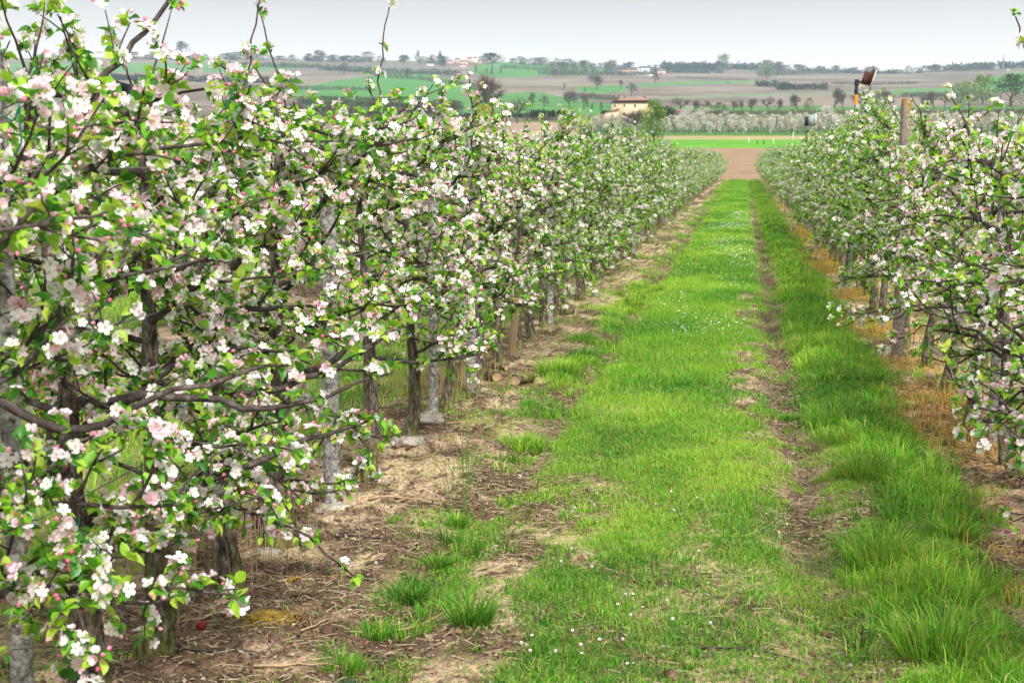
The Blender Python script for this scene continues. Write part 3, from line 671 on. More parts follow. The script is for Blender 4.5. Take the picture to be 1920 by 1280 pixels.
def tie(pts, label, rad=.003):
    q = MB(); pts = np.array(pts, float); tt = np.linspace(0, len(pts)-1, len(pts)*5); sp = np.stack([np.interp(tt, np.arange(len(pts)), pts[:, k_]) for k_ in range(3)], -1); sp[1:-1] = (sp[:-2]+2*sp[1:-1]+sp[2:])/4; sp[1:-1] = (sp[:-2]+2*sp[1:-1]+sp[2:])/4
    return q.tube(sp, rad, 5) or q.build('tree_tie', M['green_tie'], label=label, cat='plant tie', group='green plant ties')
a_ = at_dist(5, 215, 3.9); tie([a_, a_+(.03, 0, -.02), a_+(.05, 0, .03), a_+(.045, 0, -.02), a_+(.05, 0, -.07), a_+(.03, 0, -.1)], 'dark green plastic tie looped at the grey post by the left edge')
a_ = at_dist(440, 165, 4.9); tie([a_, a_+(-.03, 0, -.06), a_+(-.07, 0, -.1)], 'short green tie around a branch near the top of the left crowns')
a_ = at_dist(150, 965, 4.4); tie([a_, a_+(-.01, 0, -.05), a_+(-.02, 0, -.1)], 'green tie hanging behind the low branch in the lower left')
# charred limb stub
s0 = at_dist(255, 175, 4.75); q = MB(); q.tube([s0+(-.07, 0, .03), s0+(-.02, .01, .0), s0+(.02, 0, -.01), s0+(.03, 0, -.07)], [.012, .03, .034, .022], 10, wob=.4); q.build('charred_stub', M['dark'], label='black charred limb stub between blossoms at the upper left', cat='branch stub')

# ------------------------------------------------------------------ grass and litter
def clip_view(x, y, m_=60):
    px, py, z = project(np.stack([x, y, 0*x], -1)); return (px > -m_) & (px < 1920+m_) & (py < 1280+m_*3)
def blades(name, x, y, h, wd, col, seg=2, lean=.35, label=None, kind='stuff', cat=None, parent=None, z=None, absz=False):
    n_ = len(x); z = gz(x, y)-.004 if z is None else z
    a = rng.uniform(0, 2*pi, n_); dx, dy = np.cos(a), np.sin(a); b_ = rng.uniform(0, 2*pi, n_); lx, ly = np.cos(b_), np.sin(b_); le = np.abs(rng.normal(0, lean, n_))*h
    P_ = np.stack([x, y, z], -1); S_ = np.stack([dx, dy, 0*x], -1)*wd[:, None]/2; Lv = np.stack([lx, ly, 0*x], -1)
    if seg == 2:
        mid = P_+Lv*(le*.35)[:, None]+np.stack([0*x, 0*x, h*.6], -1); tip = P_+Lv*le[:, None]+np.stack([0*x, 0*x, h*np.sqrt(np.clip(1-(le/h)**2*.4, .2, 1))], -1)
        V_ = np.stack([P_-S_, P_+S_, mid-S_*.8, mid+S_*.8, tip], 1).reshape(-1, 3); o = np.arange(n_)[:, None]*5
        T3 = (o[:, None]+np.array([[0, 1, 3], [0, 3, 2], [2, 3, 4]])[None]).reshape(-1, 3); k_ = 5
    else:
        tip = P_+Lv*le[:, None]+np.stack([0*x, 0*x, h], -1); V_ = np.stack([P_-S_, P_+S_, tip], 1).reshape(-1, 3); T3 = np.arange(n_*3).reshape(-1, 3); k_ = 3
    return link(name, mesh(name, V_, T3, M['grass'], col=np.repeat(col, k_, 0)), parent, label=label, kind=kind, cat=cat)
def gcol(x, y, n_, dry=.12, dark=0.):
    g1 = np.array([.06, .22, .02]); g2 = np.array([.18, .46, .03]); g3 = np.array([.4, .6, .06]); st = np.array([.55, .42, .16])
    q = np.clip(fbm(x*1.3, y*1.0, 3, 61)*1.6-.3+rng.normal(0, .3, n_)-dark, 0, 1); c_ = mixc(np.tile(g1, (n_, 1)), g2, np.clip(q*2, 0, 1)); c_ = mixc(c_, g3, np.clip(q*2-1, 0, 1))
    return mixc(c_, st, (rng.uniform(0, 1, n_) < dry)*rng.uniform(.5, 1, n_))
def sow(n_, x0, x1, y0, y1, fn):
    x = rng.uniform(x0, x1, n_); y = rng.uniform(y0, y1, n_); k_ = (rng.uniform(0, 1, n_) < fn(x, y)) & clip_view(x, y); return x[k_], y[k_]
gl = 'short bright green grass growing over the alley between the rows'
x, y = sow(520000, -2.6, 2.4, 3.6, 9.5, cover); n_ = len(x); hv = fbm(x*3, y*3, 2, 66)
blades('alley_grass', x, y, rng.uniform(.018, .05, n_)*(.4+hv*1.1)*(.5+.7*cover(x, y)), rng.uniform(.0022, .005, n_), gcol(x, y, n_, .16, -.1), 2, 1.0, gl)
x, y = sow(300000, -2.6, 2.6, 9.5, 21, cover); n_ = len(x); hv = fbm(x*3, y*3, 2, 66)
blades('alley_grass', x, y, rng.uniform(.025, .06, n_)*(.6+hv), rng.uniform(.005, .009, n_), gcol(x, y, n_, .06), 1, .6, 'middle stretch of the green alley grass')
x, y = sow(170000, -2.8, 2.8, 21, 52, cover); n_ = len(x)
blades('alley_grass', x, y, rng.uniform(.03, .07, n_), rng.uniform(.01, .02, n_), gcol(x, y, n_, .06), 1, .5, 'green alley grass in the distance between the rows')
x, y = sow(60000, -1.6, 1.4, 52, 114, cover); n_ = len(x)
blades('alley_grass', x, y, rng.uniform(.04, .09, n_), rng.uniform(.03, .05, n_), gcol(x, y, n_, .05), 1, .5, 'farthest strip of alley grass running to the brown field')
x, y = sow(120000, -8, -2.4, 5, 34, lambda a, b_: cover(a, b_)*np.clip(12/b_, .15, 1)); n_ = len(x)
blades('side_alley_grass', x, y, rng.uniform(.05, .13, n_), rng.uniform(.008, .016, n_), gcol(x, y, n_, .12), 1, .4, 'green grass seen between the trunks behind the left row')
x, y = sow(60000, 2.2, 8, 10, 70, lambda a, b_: cover(a, b_)*np.clip(14/b_, .2, 1)); n_ = len(x)
blades('side_alley_grass', x, y, rng.uniform(.06, .14, n_), rng.uniform(.012, .022, n_), gcol(x, y, n_, .15), 1, .4, 'green grass seen between the trunks behind the right row')
# taller grass beside the ruts, in clumps whose blades fan outwards
def clumps(n_, x0, x1, y0, y1, fn, per, r0, h0, h1, wd, label, dark=0., dry=.05):
    cx, cy = sow(n_, x0, x1, y0, y1, fn); m_ = len(cx); hh_ = h0+(h1-h0)*rng.uniform(0, 1, m_)**1.5; rr_ = r0*rng.uniform(.5, 1.4, m_); dk = rng.normal(dark, .22, m_); bx, by = rng.normal(0, .12, m_), rng.normal(-.05, .12, m_)
    w_ = np.repeat(np.arange(m_), per); k_ = len(w_); a = rng.uniform(0, 2*pi, k_); rad = np.sqrt(rng.uniform(0, 1, k_))*rr_[w_]; x = cx[w_]+np.cos(a)*rad; y = cy[w_]+np.sin(a)*rad
    h = hh_[w_]*rng.uniform(.35, 1.1, k_); out_ = (.15+.75*rad/rr_[w_])*rng.uniform(.3, 1.5, k_); ex = (np.cos(a)*out_+bx[w_]+rng.normal(0, .22, k_))*h; ey = (np.sin(a)*out_+by[w_]+rng.normal(0, .22, k_))*h
    g_ = gcol(x, y, k_, dry, 0); g_ = g_*(1-np.clip(dk, -.5, .7)[w_])[:, None]
    P_ = np.stack([x, y, gz(x, y)-.004], -1); b_ = rng.uniform(0, 2*pi, k_); wv = wd*rng.uniform(.6, 1.3, k_)*(1+y/14); S_ = np.stack([np.cos(b_), np.sin(b_), 0*x], -1)*wv[:, None]/2
    le = np.hypot(ex, ey)/h; top = h/np.sqrt(1+le*le); mid = P_+np.stack([ex*.33, ey*.33, top*.68], -1); tip = P_+np.stack([ex, ey, top*(1-.12*le)], -1)
    V_ = np.stack([P_-S_, P_+S_, mid-S_*.8, mid+S_*.8, tip], 1).reshape(-1, 3); T3 = (np.arange(k_)[:, None, None]*5+np.array([[0, 1, 3], [0, 3, 2], [2, 3, 4]])[None]).reshape(-1, 3)
    return link('tall_grass', mesh('tall_grass', V_, T3, M['grass'], col=np.repeat(np.clip(g_, 0, .8), 5, 0)), label=label, kind='stuff')
def strip(x, y): return bump(x, .82+wig(y, 8, .1), .19)*sm(.34, .55, fbm(x*2.5, y*1.6, 3, 81)+.06)
clumps(3800, .4, 1.3, 4.6, 14, strip, 36, .07, .05, .165, .0036, 'long soft grass clumps leaning along the right wheel track', -.08, .12)
clumps(2400, .35, 1.35, 14, 45, strip, 26, .09, .09, .19, .004, 'long green grass along the right wheel track farther off', .05)
clumps(1300, -1.9, -.95, 4.4, 20, lambda a, b_: bump(a, -1.42+.22*(1-sm(5, 9, b_))+wig(b_, 18, .14), .2)*sm(.47, .6, fbm(a*2.2, b_*1.3, 3, 85)), 42, .05, .05, .13, .0034, 'green grass clumps along the left wheel track', .12)
clumps(2600, -1.3, .9, 4.2, 13, lambda a, b_: cover(a, b_)*sm(.45, .6, fbm(a*4, b_*4, 2, 88)), 20, .03, .035, .075, .0034, 'small raised clumps within the alley grass', .0, .1)
clumps(700, 1.0, 2.2, 4.6, 12, lambda a, b_: sm(.5, .6, fbm(a*2, b_*2, 2, 89))*.6, 26, .05, .05, .16, .0036, 'mixed green weeds at the foot of the right row', .05, .2)
x, y = sow(26000, .95, 2.3, 5.0, 40, lambda a, b_: bump(a, 1.35, .35)*sm(.47, .58, fbm(a*1.5, b_*1.1, 3, 77))); n_ = len(x)
dc = mixc(np.tile(np.array([.52, .21, .035]), (n_, 1)), np.array([.55, .46, .12]), rng.uniform(0, 1, n_)); dc = mixc(dc, np.array([.3, .36, .05]), (rng.uniform(0, 1, n_) < .25)*.8)
blades('dead_grass', x, y, rng.uniform(.04, .14, n_), rng.uniform(.003, .006, n_)*(1+y/30), dc, 2, .6, 'orange sprayed-off dead grass at the foot of the right row')
# dry standing stalks
def stalks(cx, cy, n_, sx_, sy_, h0, h1, label, colr, wd=.004):
    x = rng.normal(cx, sx_, n_); y = rng.normal(cy, sy_, n_); cc = np.tile(np.array(colr), (n_, 1))*rng.uniform(.6, 1.2, (n_, 1))
    blades('dry_stalks', x, y, rng.uniform(h0, h1, n_), np.full(n_, wd), cc, 2, .25, label)
gx, gy = gpt(830, 735); stalks(gx, gy+.2, 260, .2, .4, .1, .32, 'clump of straw-coloured dry stalks under the left row', (.6, .36, .2))
gx, gy = gpt(400, 1080); stalks(gx-.1, gy+.2, 260, .22, .35, .2, .5, 'thin dry stalks standing between the nearest left trunks', (.42, .3, .18))
gx, gy = gpt(1720, 800); stalks(gx+.3, gy, 300, .25, .6, .08, .26, 'dry orange stalks under the right row branches', (.5, .24, .08))

def leafbits(n_, x0, x1, y0, y1, fn, s0, s1, cols, label, name='litter', flat=.25):
    x, y = sow(n_, x0, x1, y0, y1, fn); n_ = len(x); T = np.stack([x, y, gz(x, y)+.004], -1); D = rng.normal(0, 1, (n_, 3)); D[:, 2] *= flat; R = leaf_frames(D)
    V_, Fc = scatter(LEAF_LO[0]*np.array([1, .8, 1]), LEAF_LO[1], R, T, rng.uniform(s0, s1, n_)); cc = np.array(cols)[rng.integers(0, len(cols), n_)]*rng.uniform(.7, 1.2, (n_, 1))
    link(name, mesh(name, V_, Fc, M['litter'], col=np.repeat(cc, 4, 0)), label=label, kind='stuff')
soilf = lambda a, b_: (1-.75*sm(.45, .58, fbm(a*3, b_*3, 4, 51)))*np.clip(1.1-cover(a, b_), .04, 1)*np.where((a > -2.9) & (a < 2.1), 1, .1)
leafbits(80000, -2.9, 2.1, 3.8, 14, soilf, .008, .03, [(.16, .1, .07), (.3, .21, .14), (.42, .33, .25), (.1, .065, .05), (.24, .13, .08)], 'dry brown leaf litter over the bare soil')
x, y = sow(60000, -1.7, 1.3, 4.0, 15, lambda a, b_: cover(a, b_)*sm(.42, .6, fbm(a*2.6, b_*2.2, 3, 95))); n_ = len(x); T = np.stack([x, y, gz(x, y)+rng.uniform(.004, .03, n_)], -1); D = rng.normal(0, 1, (n_, 3)); D[:, 2] = np.abs(D[:, 2])*.35
V_, Fc = scatter(LEAF_LO[0]*np.array([1, 1.1, 1]), LEAF_LO[1], leaf_frames(D), T, rng.uniform(.008, .02, n_)); wc = mixc(np.tile(np.array([.06, .2, .03]), (n_, 1)), np.array([.2, .38, .05]), rng.uniform(0, 1, n_))
link('clover', mesh('clover', V_, Fc, M['grass'], col=np.repeat(wc, 4, 0)), label='low round-leaved weeds among the alley grass', kind='stuff')
def straws(n_):
    x, y = sow(n_, -2.9, 2.1, 3.8, 14, soilf); n_ = len(x); L_ = rng.uniform(.02, .09, n_); a = rng.uniform(0, 2*pi, n_); q = np.stack([np.cos(a), np.sin(a), rng.normal(0, .15, n_)], -1)*L_[:, None]/2
    P_ = np.stack([x, y, gz(x, y)+.007], -1); w_ = np.array([0, 0, .0016]); sd_ = np.stack([-np.sin(a), np.cos(a), 0*a], -1)*.0013
    V_ = np.stack([P_-q-sd_, P_-q+sd_, P_+q+sd_, P_+q-sd_, P_-q+w_, P_+q+w_], 1).reshape(-1, 3); o = np.arange(n_)[:, None, None]*6
    Fc = (o+np.array([[0, 4, 5, 3], [4, 1, 2, 5]])[None]).reshape(-1, 4); cc = mixc(np.tile(np.array([.5, .4, .27]), (n_, 1)), np.array([.16, .1, .07]), (rng.uniform(0, 1, n_) < .45)*1.)
    link('straw', mesh('straw', V_, Fc, M['litter'], col=np.repeat(cc, 6, 0)), label='bits of dry straw and thin twigs over the bare soil', kind='stuff')
straws(30000)
def rockm(seed, sub=2):
    import bmesh
    bm = bmesh.new(); bmesh.ops.create_icosphere(bm, subdivisions=sub, radius=.5); r_ = np.random.default_rng(seed); of = r_.uniform(0, 50)
    V_ = np.array([v.co[:] for v in bm.verts]); Fc = np.array([[v.index for v in f.verts] for f in bm.faces]); bm.free()
    n1 = fbm(V_[:, 0]*3+of, V_[:, 1]*3+V_[:, 2]*2+of, 3, seed); n2 = fbm(V_[:, 0]*9+of, V_[:, 1]*9+V_[:, 2]*7+of, 2, seed+3); return V_*(.5+.75*n1+.4*n2)[:, None], Fc
rv, rf = rockm(3, 1)
x, y = sow(20000, -2.9, 2.1, 3.9, 13, lambda a, b_: soilf(a, b_)*sm(.5, .62, fbm(a*3, b_*3, 2, 99))); n_ = len(x)
V_, Fc = scatter(rv*np.array([1, 1, .7]), rf, frames(rng.normal(0, 1, (n_, 3))), np.stack([x, y, gz(x, y)+.002], -1), rng.gamma(2, .007, n_)+.006)
link('soil_clods', mesh('soil_clods', V_, Fc, M['clod']), label='crumbly dark soil clods under the rows', kind='stuff')
# white daisies far along the alley
x, y = sow(9000, -1.1, .35, 8, 60, lambda a, b_: sm(.56, .68, fbm(a*1.2, b_*.45, 2, 103))*bump(a, -.3, .5)); n_ = len(x)
V_, Fc = scatter(*FLO_LO, frames(np.tile(np.array([0, 0, 1.]), (n_, 1))+rng.normal(0, .25, (n_, 3))), np.stack([x, y, gz(x, y)+.05], -1), rng.uniform(.011, .017, n_)*(1+y/60))
link('daisies', mesh('daisies', V_, Fc, M['daisy']), label='patches of tiny white daisies in the grass farther down the alley', kind='stuff')

# tufts that stand alone near the camera
def tuft(px, py, r_, h, label, dark=0., n_=420, tint=None):
    gx, gy = gpt(px, py); root = bpy.data.objects.new('grass_tuft', None); COL.objects.link(root); z = float(gz(np.array([gx]), np.array([gy]))[0]); root.location = (gx, gy, z); h *= .78; tagit(root, label, 'grass tuft', 'grass tufts beside the wheel tracks')
    a = rng.uniform(0, 2*pi, n_); rr = r_*.42*np.sqrt(rng.uniform(0, 1, n_)); x = np.cos(a)*rr; y = np.sin(a)*rr; hh_ = h*rng.uniform(.3, 1.1, n_)
    d = np.stack([np.cos(a), np.sin(a)], -1); le = (.2+1.7*rr/r_)*hh_*rng.uniform(.4, 1.4, n_)+rng.normal(0, .25, n_)*hh_; c_ = gcol(x+gx, y+gy, n_, .14, dark) if tint is None else np.tile(np.array(tint), (n_, 1))*rng.uniform(.6, 1.3, (n_, 1))
    P_ = np.stack([x, y, 0*x-.01], -1); b_ = rng.uniform(0, 2*pi, n_); S_ = np.stack([np.cos(b_), np.sin(b_), 0*x], -1)*.0022; Lv = np.stack([d[:, 0], d[:, 1], 0*x], -1)
    mid = P_+Lv*(le*.35)[:, None]+np.stack([0*x, 0*x, hh_*.62], -1); tip = P_+Lv*le[:, None]+np.stack([0*x, 0*x, hh_*.9], -1)
    V_ = np.stack([P_-S_, P_+S_, mid-S_*.85, mid+S_*.85, tip], 1).reshape(-1, 3); T3 = (np.arange(n_)[:, None, None]*5+np.array([[0, 1, 3], [0, 3, 2], [2, 3, 4]])[None]).reshape(-1, 3)
    link('blades', mesh('blades', V_, T3, M['grass'], col=np.repeat(c_, 5, 0)), root, kind='stuff')
tuft(765, 1110, .17, .11, 'low dark green tuft spreading on the bare soil, left of the lower middle', .25, 600)
tuft(885, 1170, .16, .17, 'tall upright light green tuft at the edge of the grass, lower middle', 0, 500)
tuft(820, 1050, .14, .09, 'rounded green tuft just above the low dark one', .1, 450)
tuft(850, 980, .16, .09, 'wide green tuft below the tall thin flowering stalks', .12, 450)
tuft(700, 1185, .15, .09, 'straggly tuft on the soil near the fallen twigs', .1, 350)
tuft(640, 1245, .2, .08, 'thin grass patch near the bottom edge, left of the big tuft', .05, 450)
tuft(1795, 1015, .12, .13, 'round bright green tuft alone beside the dead grass at the right', -.3, 700)
tuft(1650, 1060, .34, .24, 'large flowing tuft of long grass at the right', .0, 480)
tuft(1560, 800, .32, .2, 'long soft tuft by the worn right wheel track', .0, 380)
tuft(1620, 900, .3, .2, 'wide grass clump between the wheel track and the dead grass', -.1, 380)
tuft(1475, 770, .2, .1, 'low dark tuft on the worn right wheel track', .2, 450)
tuft(1760, 1240, .35, .25, 'long-stalked grass in the bottom right corner', -.1, 380)
tuft(1900, 800, .3, .22, 'yellow-green tuft under the right-hand trunk', 0, 600, (.3, .34, .06))
tuft(650, 1275, .1, .05, 'small thistle-dark weed at the bottom edge', .3, 200, (.05, .13, .06))
tuft(1050, 700, .45, .2, 'big spreading tuft opposite the cut logs', .1, 800)
tuft(980, 830, .35, .14, 'grass clump on the left wheel track below the logs', .15, 600)
tuft(1090, 640, .35, .13, 'dark grass clump on the left wheel track beyond the logs', .25, 500)
# thin tall flowering stalks
gx, gy = gpt(865, 960); root = bpy.data.objects.new('flowering_stalks', None); COL.objects.link(root); root.location = (gx, gy, float(gz(np.array([gx]), np.array([gy]))[0])); tagit(root, 'thin tall green stalks with tiny yellow tips at the grass edge', 'wild plant')
for k_ in range(11):
    q = MB(); b0 = rng.normal(0, .05, 2); tp = b0+rng.normal(0, .07, 2); hgt = rng.uniform(.25, .5); q.tube([(b0[0], b0[1], -.01), ((b0[0]*1.4+tp[0]*.6)/2, (b0[1]*1.4+tp[1]*.6)/2, hgt*.5), (tp[0], tp[1], hgt)], [.0022, .0018, .0012], 4)
    for s_ in range(4):
        z = hgt*rng.uniform(.3, .9); f_ = z/hgt; c0 = np.array([b0[0]+(tp[0]-b0[0])*f_, b0[1]+(tp[1]-b0[1])*f_, z]); q.tube([c0, c0+np.array([rng.normal(0, .02), rng.normal(0, .02), .05])], [.0011, .0008], 3)
    q.build('stalk', M['stem_green'], root)
    if k_ < 4: q = MB(); q.add(BUD[0]*.009+np.array([tp[0], tp[1], hgt]), BUD[1]); q.build('flower', M['daisy_eye'], root)
# dandelion clocks and daisies near the camera
def seedhead(px, py, kind_):
    gx, gy = gpt(px, py); hgt = rng.uniform(.05, .09); z = float(gz(np.array([gx]), np.array([gy]))[0]); s_ = (rng.uniform(.011, .015) if kind_ else rng.uniform(.008, .0125))
    root = bpy.data.objects.new('dandelion' if kind_ else 'daisy', None); COL.objects.link(root); root.location = (gx, gy-hgt*.3, z)
    tx, ty_ = rng.normal(0, .012, 2); q = MB(); q.tube([(0, 0, -.01), (tx*.6, ty_*.6, hgt*.6), (tx, ty_, hgt)], .0013, 4); q.build('stem', M['stem_green'], root)
    if kind_:
        q = MB(); n_ = 46
        g_ = np.arange(n_); ph = np.arccos(1-2*(g_+.5)/n_); th_ = g_*2.39996; dr = np.stack([np.cos(th_)*np.sin(ph), np.sin(th_)*np.sin(ph), np.cos(ph)], -1); c0 = np.array([tx, ty_, hgt+s_*.3])
        tv = np.array([(-.08, 0, .5), (.08, 0, .5), (0, 0, .12), (.18, .1, .5), (-.18, .1, .5), (0, -.2, .52), (.0, 0, .46)]); tf = np.array([(0, 1, 2), (3, 4, 6), (4, 5, 6), (5, 3, 6)])
        V_, Fc = scatter(tv, tf, frames(dr), np.tile(c0, (n_, 1)), np.full(n_, s_)); q.add(V_, Fc); q.build('seed_head', M['seedhead'], root)
    else:
        q = MB(); tl = frames(np.array([[rng.normal(0, .3), rng.normal(-.3, .3), 1.]]))[0]
        for p in range(14):
            a = p*2*pi/14; pt = np.array([(.12, -.05, .0), (.5, -.09, .05), (.56, 0, .05), (.5, .09, .05), (.12, .05, 0)]); Rz = np.array([[cos(a), -sin(a), 0], [sin(a), cos(a), 0], [0, 0, 1]]); V_ = (pt@Rz.T@tl.T)*s_+np.array([tx, ty_, hgt]); q.add(V_, [(0, 1, 2), (0, 2, 4), (4, 2, 3)])
        q.build('petals', M['daisy'], root); q = MB(); q.add(((BUD[0]-np.array([0, 0, .4]))*np.array([.4, .4, .2])@tl.T)*s_+np.array([tx, ty_, hgt+.001]), BUD[1]); q.build('flower_eye', M['daisy_eye'], root)
    return root
SH = [(1115, 966, 'highest'), (1123, 956, 0), (1073, 975, 0), (1082, 980, 0), (1226, 973, 0), (1260, 948, 0), (1271, 982, 0), (1067, 1048, 0), (1063, 1085, 0), (1105, 1095, 0), (973, 1239, 0), (1048, 1246, 0), (1093, 1243, 0), (998, 1247, 0), (1167, 1224, 0), (1264, 1192, 0), (1250, 1141, 0), (708, 1090, 0), (1445, 885, 0), (1472, 883, 0), (1401, 833, 0), (1188, 1170, 0), (1335, 1205, 0)]
DA = [(1172, 1133, 0), (1198, 1137, 0), (1205, 1160, 0), (1215, 1133, 0), (1066, 1208, 0), (1131, 1220, 0), (1203, 1237, 0), (1155, 1155, 0), (1176, 1268, 0), (1100, 1255, 0), (1305, 960, 0), (1309, 1060, 0), (1328, 1107, 0), (1322, 1131, 0), (1336, 1128, 0), (1480, 990, 0), (1390, 1262, 0), (1442, 975, 0), (1185, 1262, 0), (1010, 1232, 0)]
def spot_words(px, py):
    v = 'at the very bottom of the grass' if py > 1225 else ('low in the grass' if py > 1100 else 'halfway down the grass' if py > 930 else 'in the worn middle of the grass')
    return v
HW = ['beside the wheel track', 'leaning left', 'half closed', 'small and low', 'tall on its stem', 'in a thin patch', 'near pale soil', 'a little apart']
for k_, (px, py, _) in enumerate(SH):
    o = seedhead(px, py, 1); tagit(o, 'white fluffy dandelion clock %s' % (spot_words(px, py)) if k_ else 'white dandelion clock, left one of a pair near the left wheel track', 'dandelion', 'dandelion clocks in the alley grass')
for px, py, _ in DA: tagit(seedhead(px, py, 0), 'tiny white daisy flower %s' % spot_words(px, py), 'daisy', 'daisies in the near grass')

# fallen apple, logs, boulders, twigs, moss
gx, gy = gpt(378, 1196); g0 = float(gz(np.array([gx]), np.array([gy]))[0])
root = bpy.data.objects.new('fallen_apple', None); COL.objects.link(root); root.location = (gx, gy, g0); tagit(root, 'shrivelled dark red apple lying on the bare soil', 'apple')
nu, nv_ = 14, 9; V_ = []
for a in range(nv_):
    ph = pi*a/(nv_-1)
    for b_ in range(nu):
        th_ = 2*pi*b_/nu; rr = .021*(math.sin(ph)**.8)*(1+.09*sin(th_*3+ph*4)+rng.normal(0, .035)); V_.append((rr*cos(th_), rr*sin(th_), .019-.018*cos(ph)*(1-.5*math.exp(-(ph/.5)**2)-.5*math.exp(-((pi-ph)/.5)**2))))
Fc = [(a*nu+b_, a*nu+(b_+1) % nu, (a+1)*nu+(b_+1) % nu, (a+1)*nu+b_) for a in range(nv_-1) for b_ in range(nu)]
link('flesh', mesh('flesh', V_, np.array(Fc), M['apple_skin'], smooth=True), root); q = MB(); q.tube([(0, 0, .03), (.004, .002, .046)], [.0015, .001], 5); q.build('stalk', M['branch'], root)
def log(px, py, rad, ln, rz, label, tilt=0.):
    gx, gy = gpt(px, py); root = bpy.data.objects.new('cut_log', None); COL.objects.link(root); root.location = (gx, gy, float(gz(np.array([gx]), np.array([gy]))[0])+rad*.9); root.rotation_euler = (tilt, 0, rz); tagit(root, label, 'log', 'cut logs under the left row')
    q = MB(); q.tube(np.array([(0, t_, .008*sin(t_*20)) for t_ in np.linspace(0, ln, 7)]), rad*np.array([1, 1.03, .97, 1.04, 1, .96, .95]), 12, wob=.06, cap=False); q.build('bark', M['bark'], root, smooth=True)
    for yy in (.003, ln-.003):
        q = MB(); n_ = 12; V_ = [(0, yy, 0)]+[(rad*.93*cos(a*pi/6), yy, rad*.93*sin(a*pi/6)) for a in range(n_)]; q.add(V_, [(0, 1+a, 1+(a+1) % n_) for a in range(n_)]); q.build('sawn_face', M['cut'], root)
log(932, 722, .042, .3, .5, 'short mossy log with its sawn end turned to the alley, left of the pair')
log(966, 724, .046, .26, -.35, 'short log with pale ringed sawn end, right of the pair')
log(950, 700, .03, .36, 1.1, 'thinner grey log lying across behind the sawn pair')
log(1040, 600, .07, .3, -.5, 'dark log at the foot of a trunk farther up the left row')
def boulder(px, py, s_, zs, label, seed):
    gx, gy = gpt(px, py); v_, f_ = rockm(seed, 3); root = link('concrete_lump', mesh('concrete_lump', v_*np.array([1, 1, zs*.8])*s_*.8, f_, M['bark' if 'stump' in label else 'stone'], smooth=True), None, (gx, gy, float(gz(np.array([gx]), np.array([gy]))[0])+s_*zs*.15), label, 'concrete lump', 'pale lumps at the feet of trunks and posts')
boulder(768, 846, .24, .42, 'pale rough concrete lump around the foot of the slim mossy trunk', 11)
boulder(800, 800, .3, .5, 'pale flat boulder behind the slim mossy trunk', 12)
boulder(626, 966, .24, .25, 'flat pale concrete foot of the near grey post', 13)
boulder(905, 737, .14, .4, 'small whitish stone left of the cut logs', 14)
boulder(1912, 900, .2, .55, 'dark round mossy stump-like stone at the right edge', 15)
boulder(500, 1048, .14, .3, 'small pale stone at the foot of the thick brown trunk', 16)
TW = [(780, 945, .5, .35, 'long pale bent twig lying across the soil to the grass edge'), (700, 1020, .35, .2, 'dark curved twig on the soil left of the tufts'), (790, 1160, .3, .9, 'forked pale twig near the tall light tuft'), (420, 1240, .4, .1, 'curved dark twig at the bottom near the second trunk'), (330, 1190, .3, .6, 'thin twig beside the fallen apple'), (590, 1190, .2, 1.2, 'short stub twig right of the yellow moss'), (1390, 1220, .35, .12, 'thin brown twig in the grass at the lower right'), (1760, 960, .35, .5, 'dead twig among the dark leaf litter at the right'), (1860, 1000, .3, 2.4, 'pale dead twig under the right-hand branches'), (815, 870, .25, .3, 'pale twig on the soil right of the concrete lump'), (560, 1255, .3, .3, 'grey bent twig at the bottom edge of the soil'), (880, 800, .3, .4, 'small twig near the grass opposite the dry stalks')]
for px, py, ln, rz, lb in TW:
    gx, gy = gpt(px, py); root = MB(); n_ = 7; tt = np.linspace(-.5, .5, n_)*ln; dx, dy = cos(rz), sin(rz); xx = gx+tt*dx+np.cumsum(rng.normal(0, .006, n_)); yy = gy+tt*dy+np.cumsum(rng.normal(0, .012, n_)); zz = gz(xx, yy)+.012
    root.tube(np.stack([xx, yy, zz], -1), np.linspace(.006, .002, n_), 5, wob=.1); root.tube([(xx[3], yy[3], zz[3]), (xx[3]+dx*.05-dy*.05, yy[3]+dy*.05+dx*.05, zz[3]+.02)], [.003, .0015], 4)
    root.build('fallen_twig', M['branch' if 'dark' in lb or 'brown' in lb else 'pale_wood'], label=lb, cat='twig', group='twigs fallen on the ground')
for px, py, r_, lb in ((510, 1178, .16, 'yellow-orange moss patch on the bare soil, the larger one'), (495, 1165, .07, 'small yellow moss spot above the larger patch'), (550, 1100, .05, 'tiny yellow moss spot near the pale stone')):
    gx, gy = gpt(px, py); n_ = 1500; x = gx+rng.normal(0, r_*.3, n_); y = gy+rng.normal(0, r_*.22, n_); v0, f0 = rockm(5, 0) if False else (BUD_LO[0], BUD_LO[1]); V_, Fc = scatter(v0, f0, frames(np.tile(np.array([0, 0, 1.]), (n_, 1))+rng.normal(0, .5, (n_, 3))), np.stack([x, y, gz(x, y)+.002], -1), rng.uniform(.006, .012, n_)); link('moss', mesh('moss', V_, Fc, M['moss']), label=lb, kind='stuff')

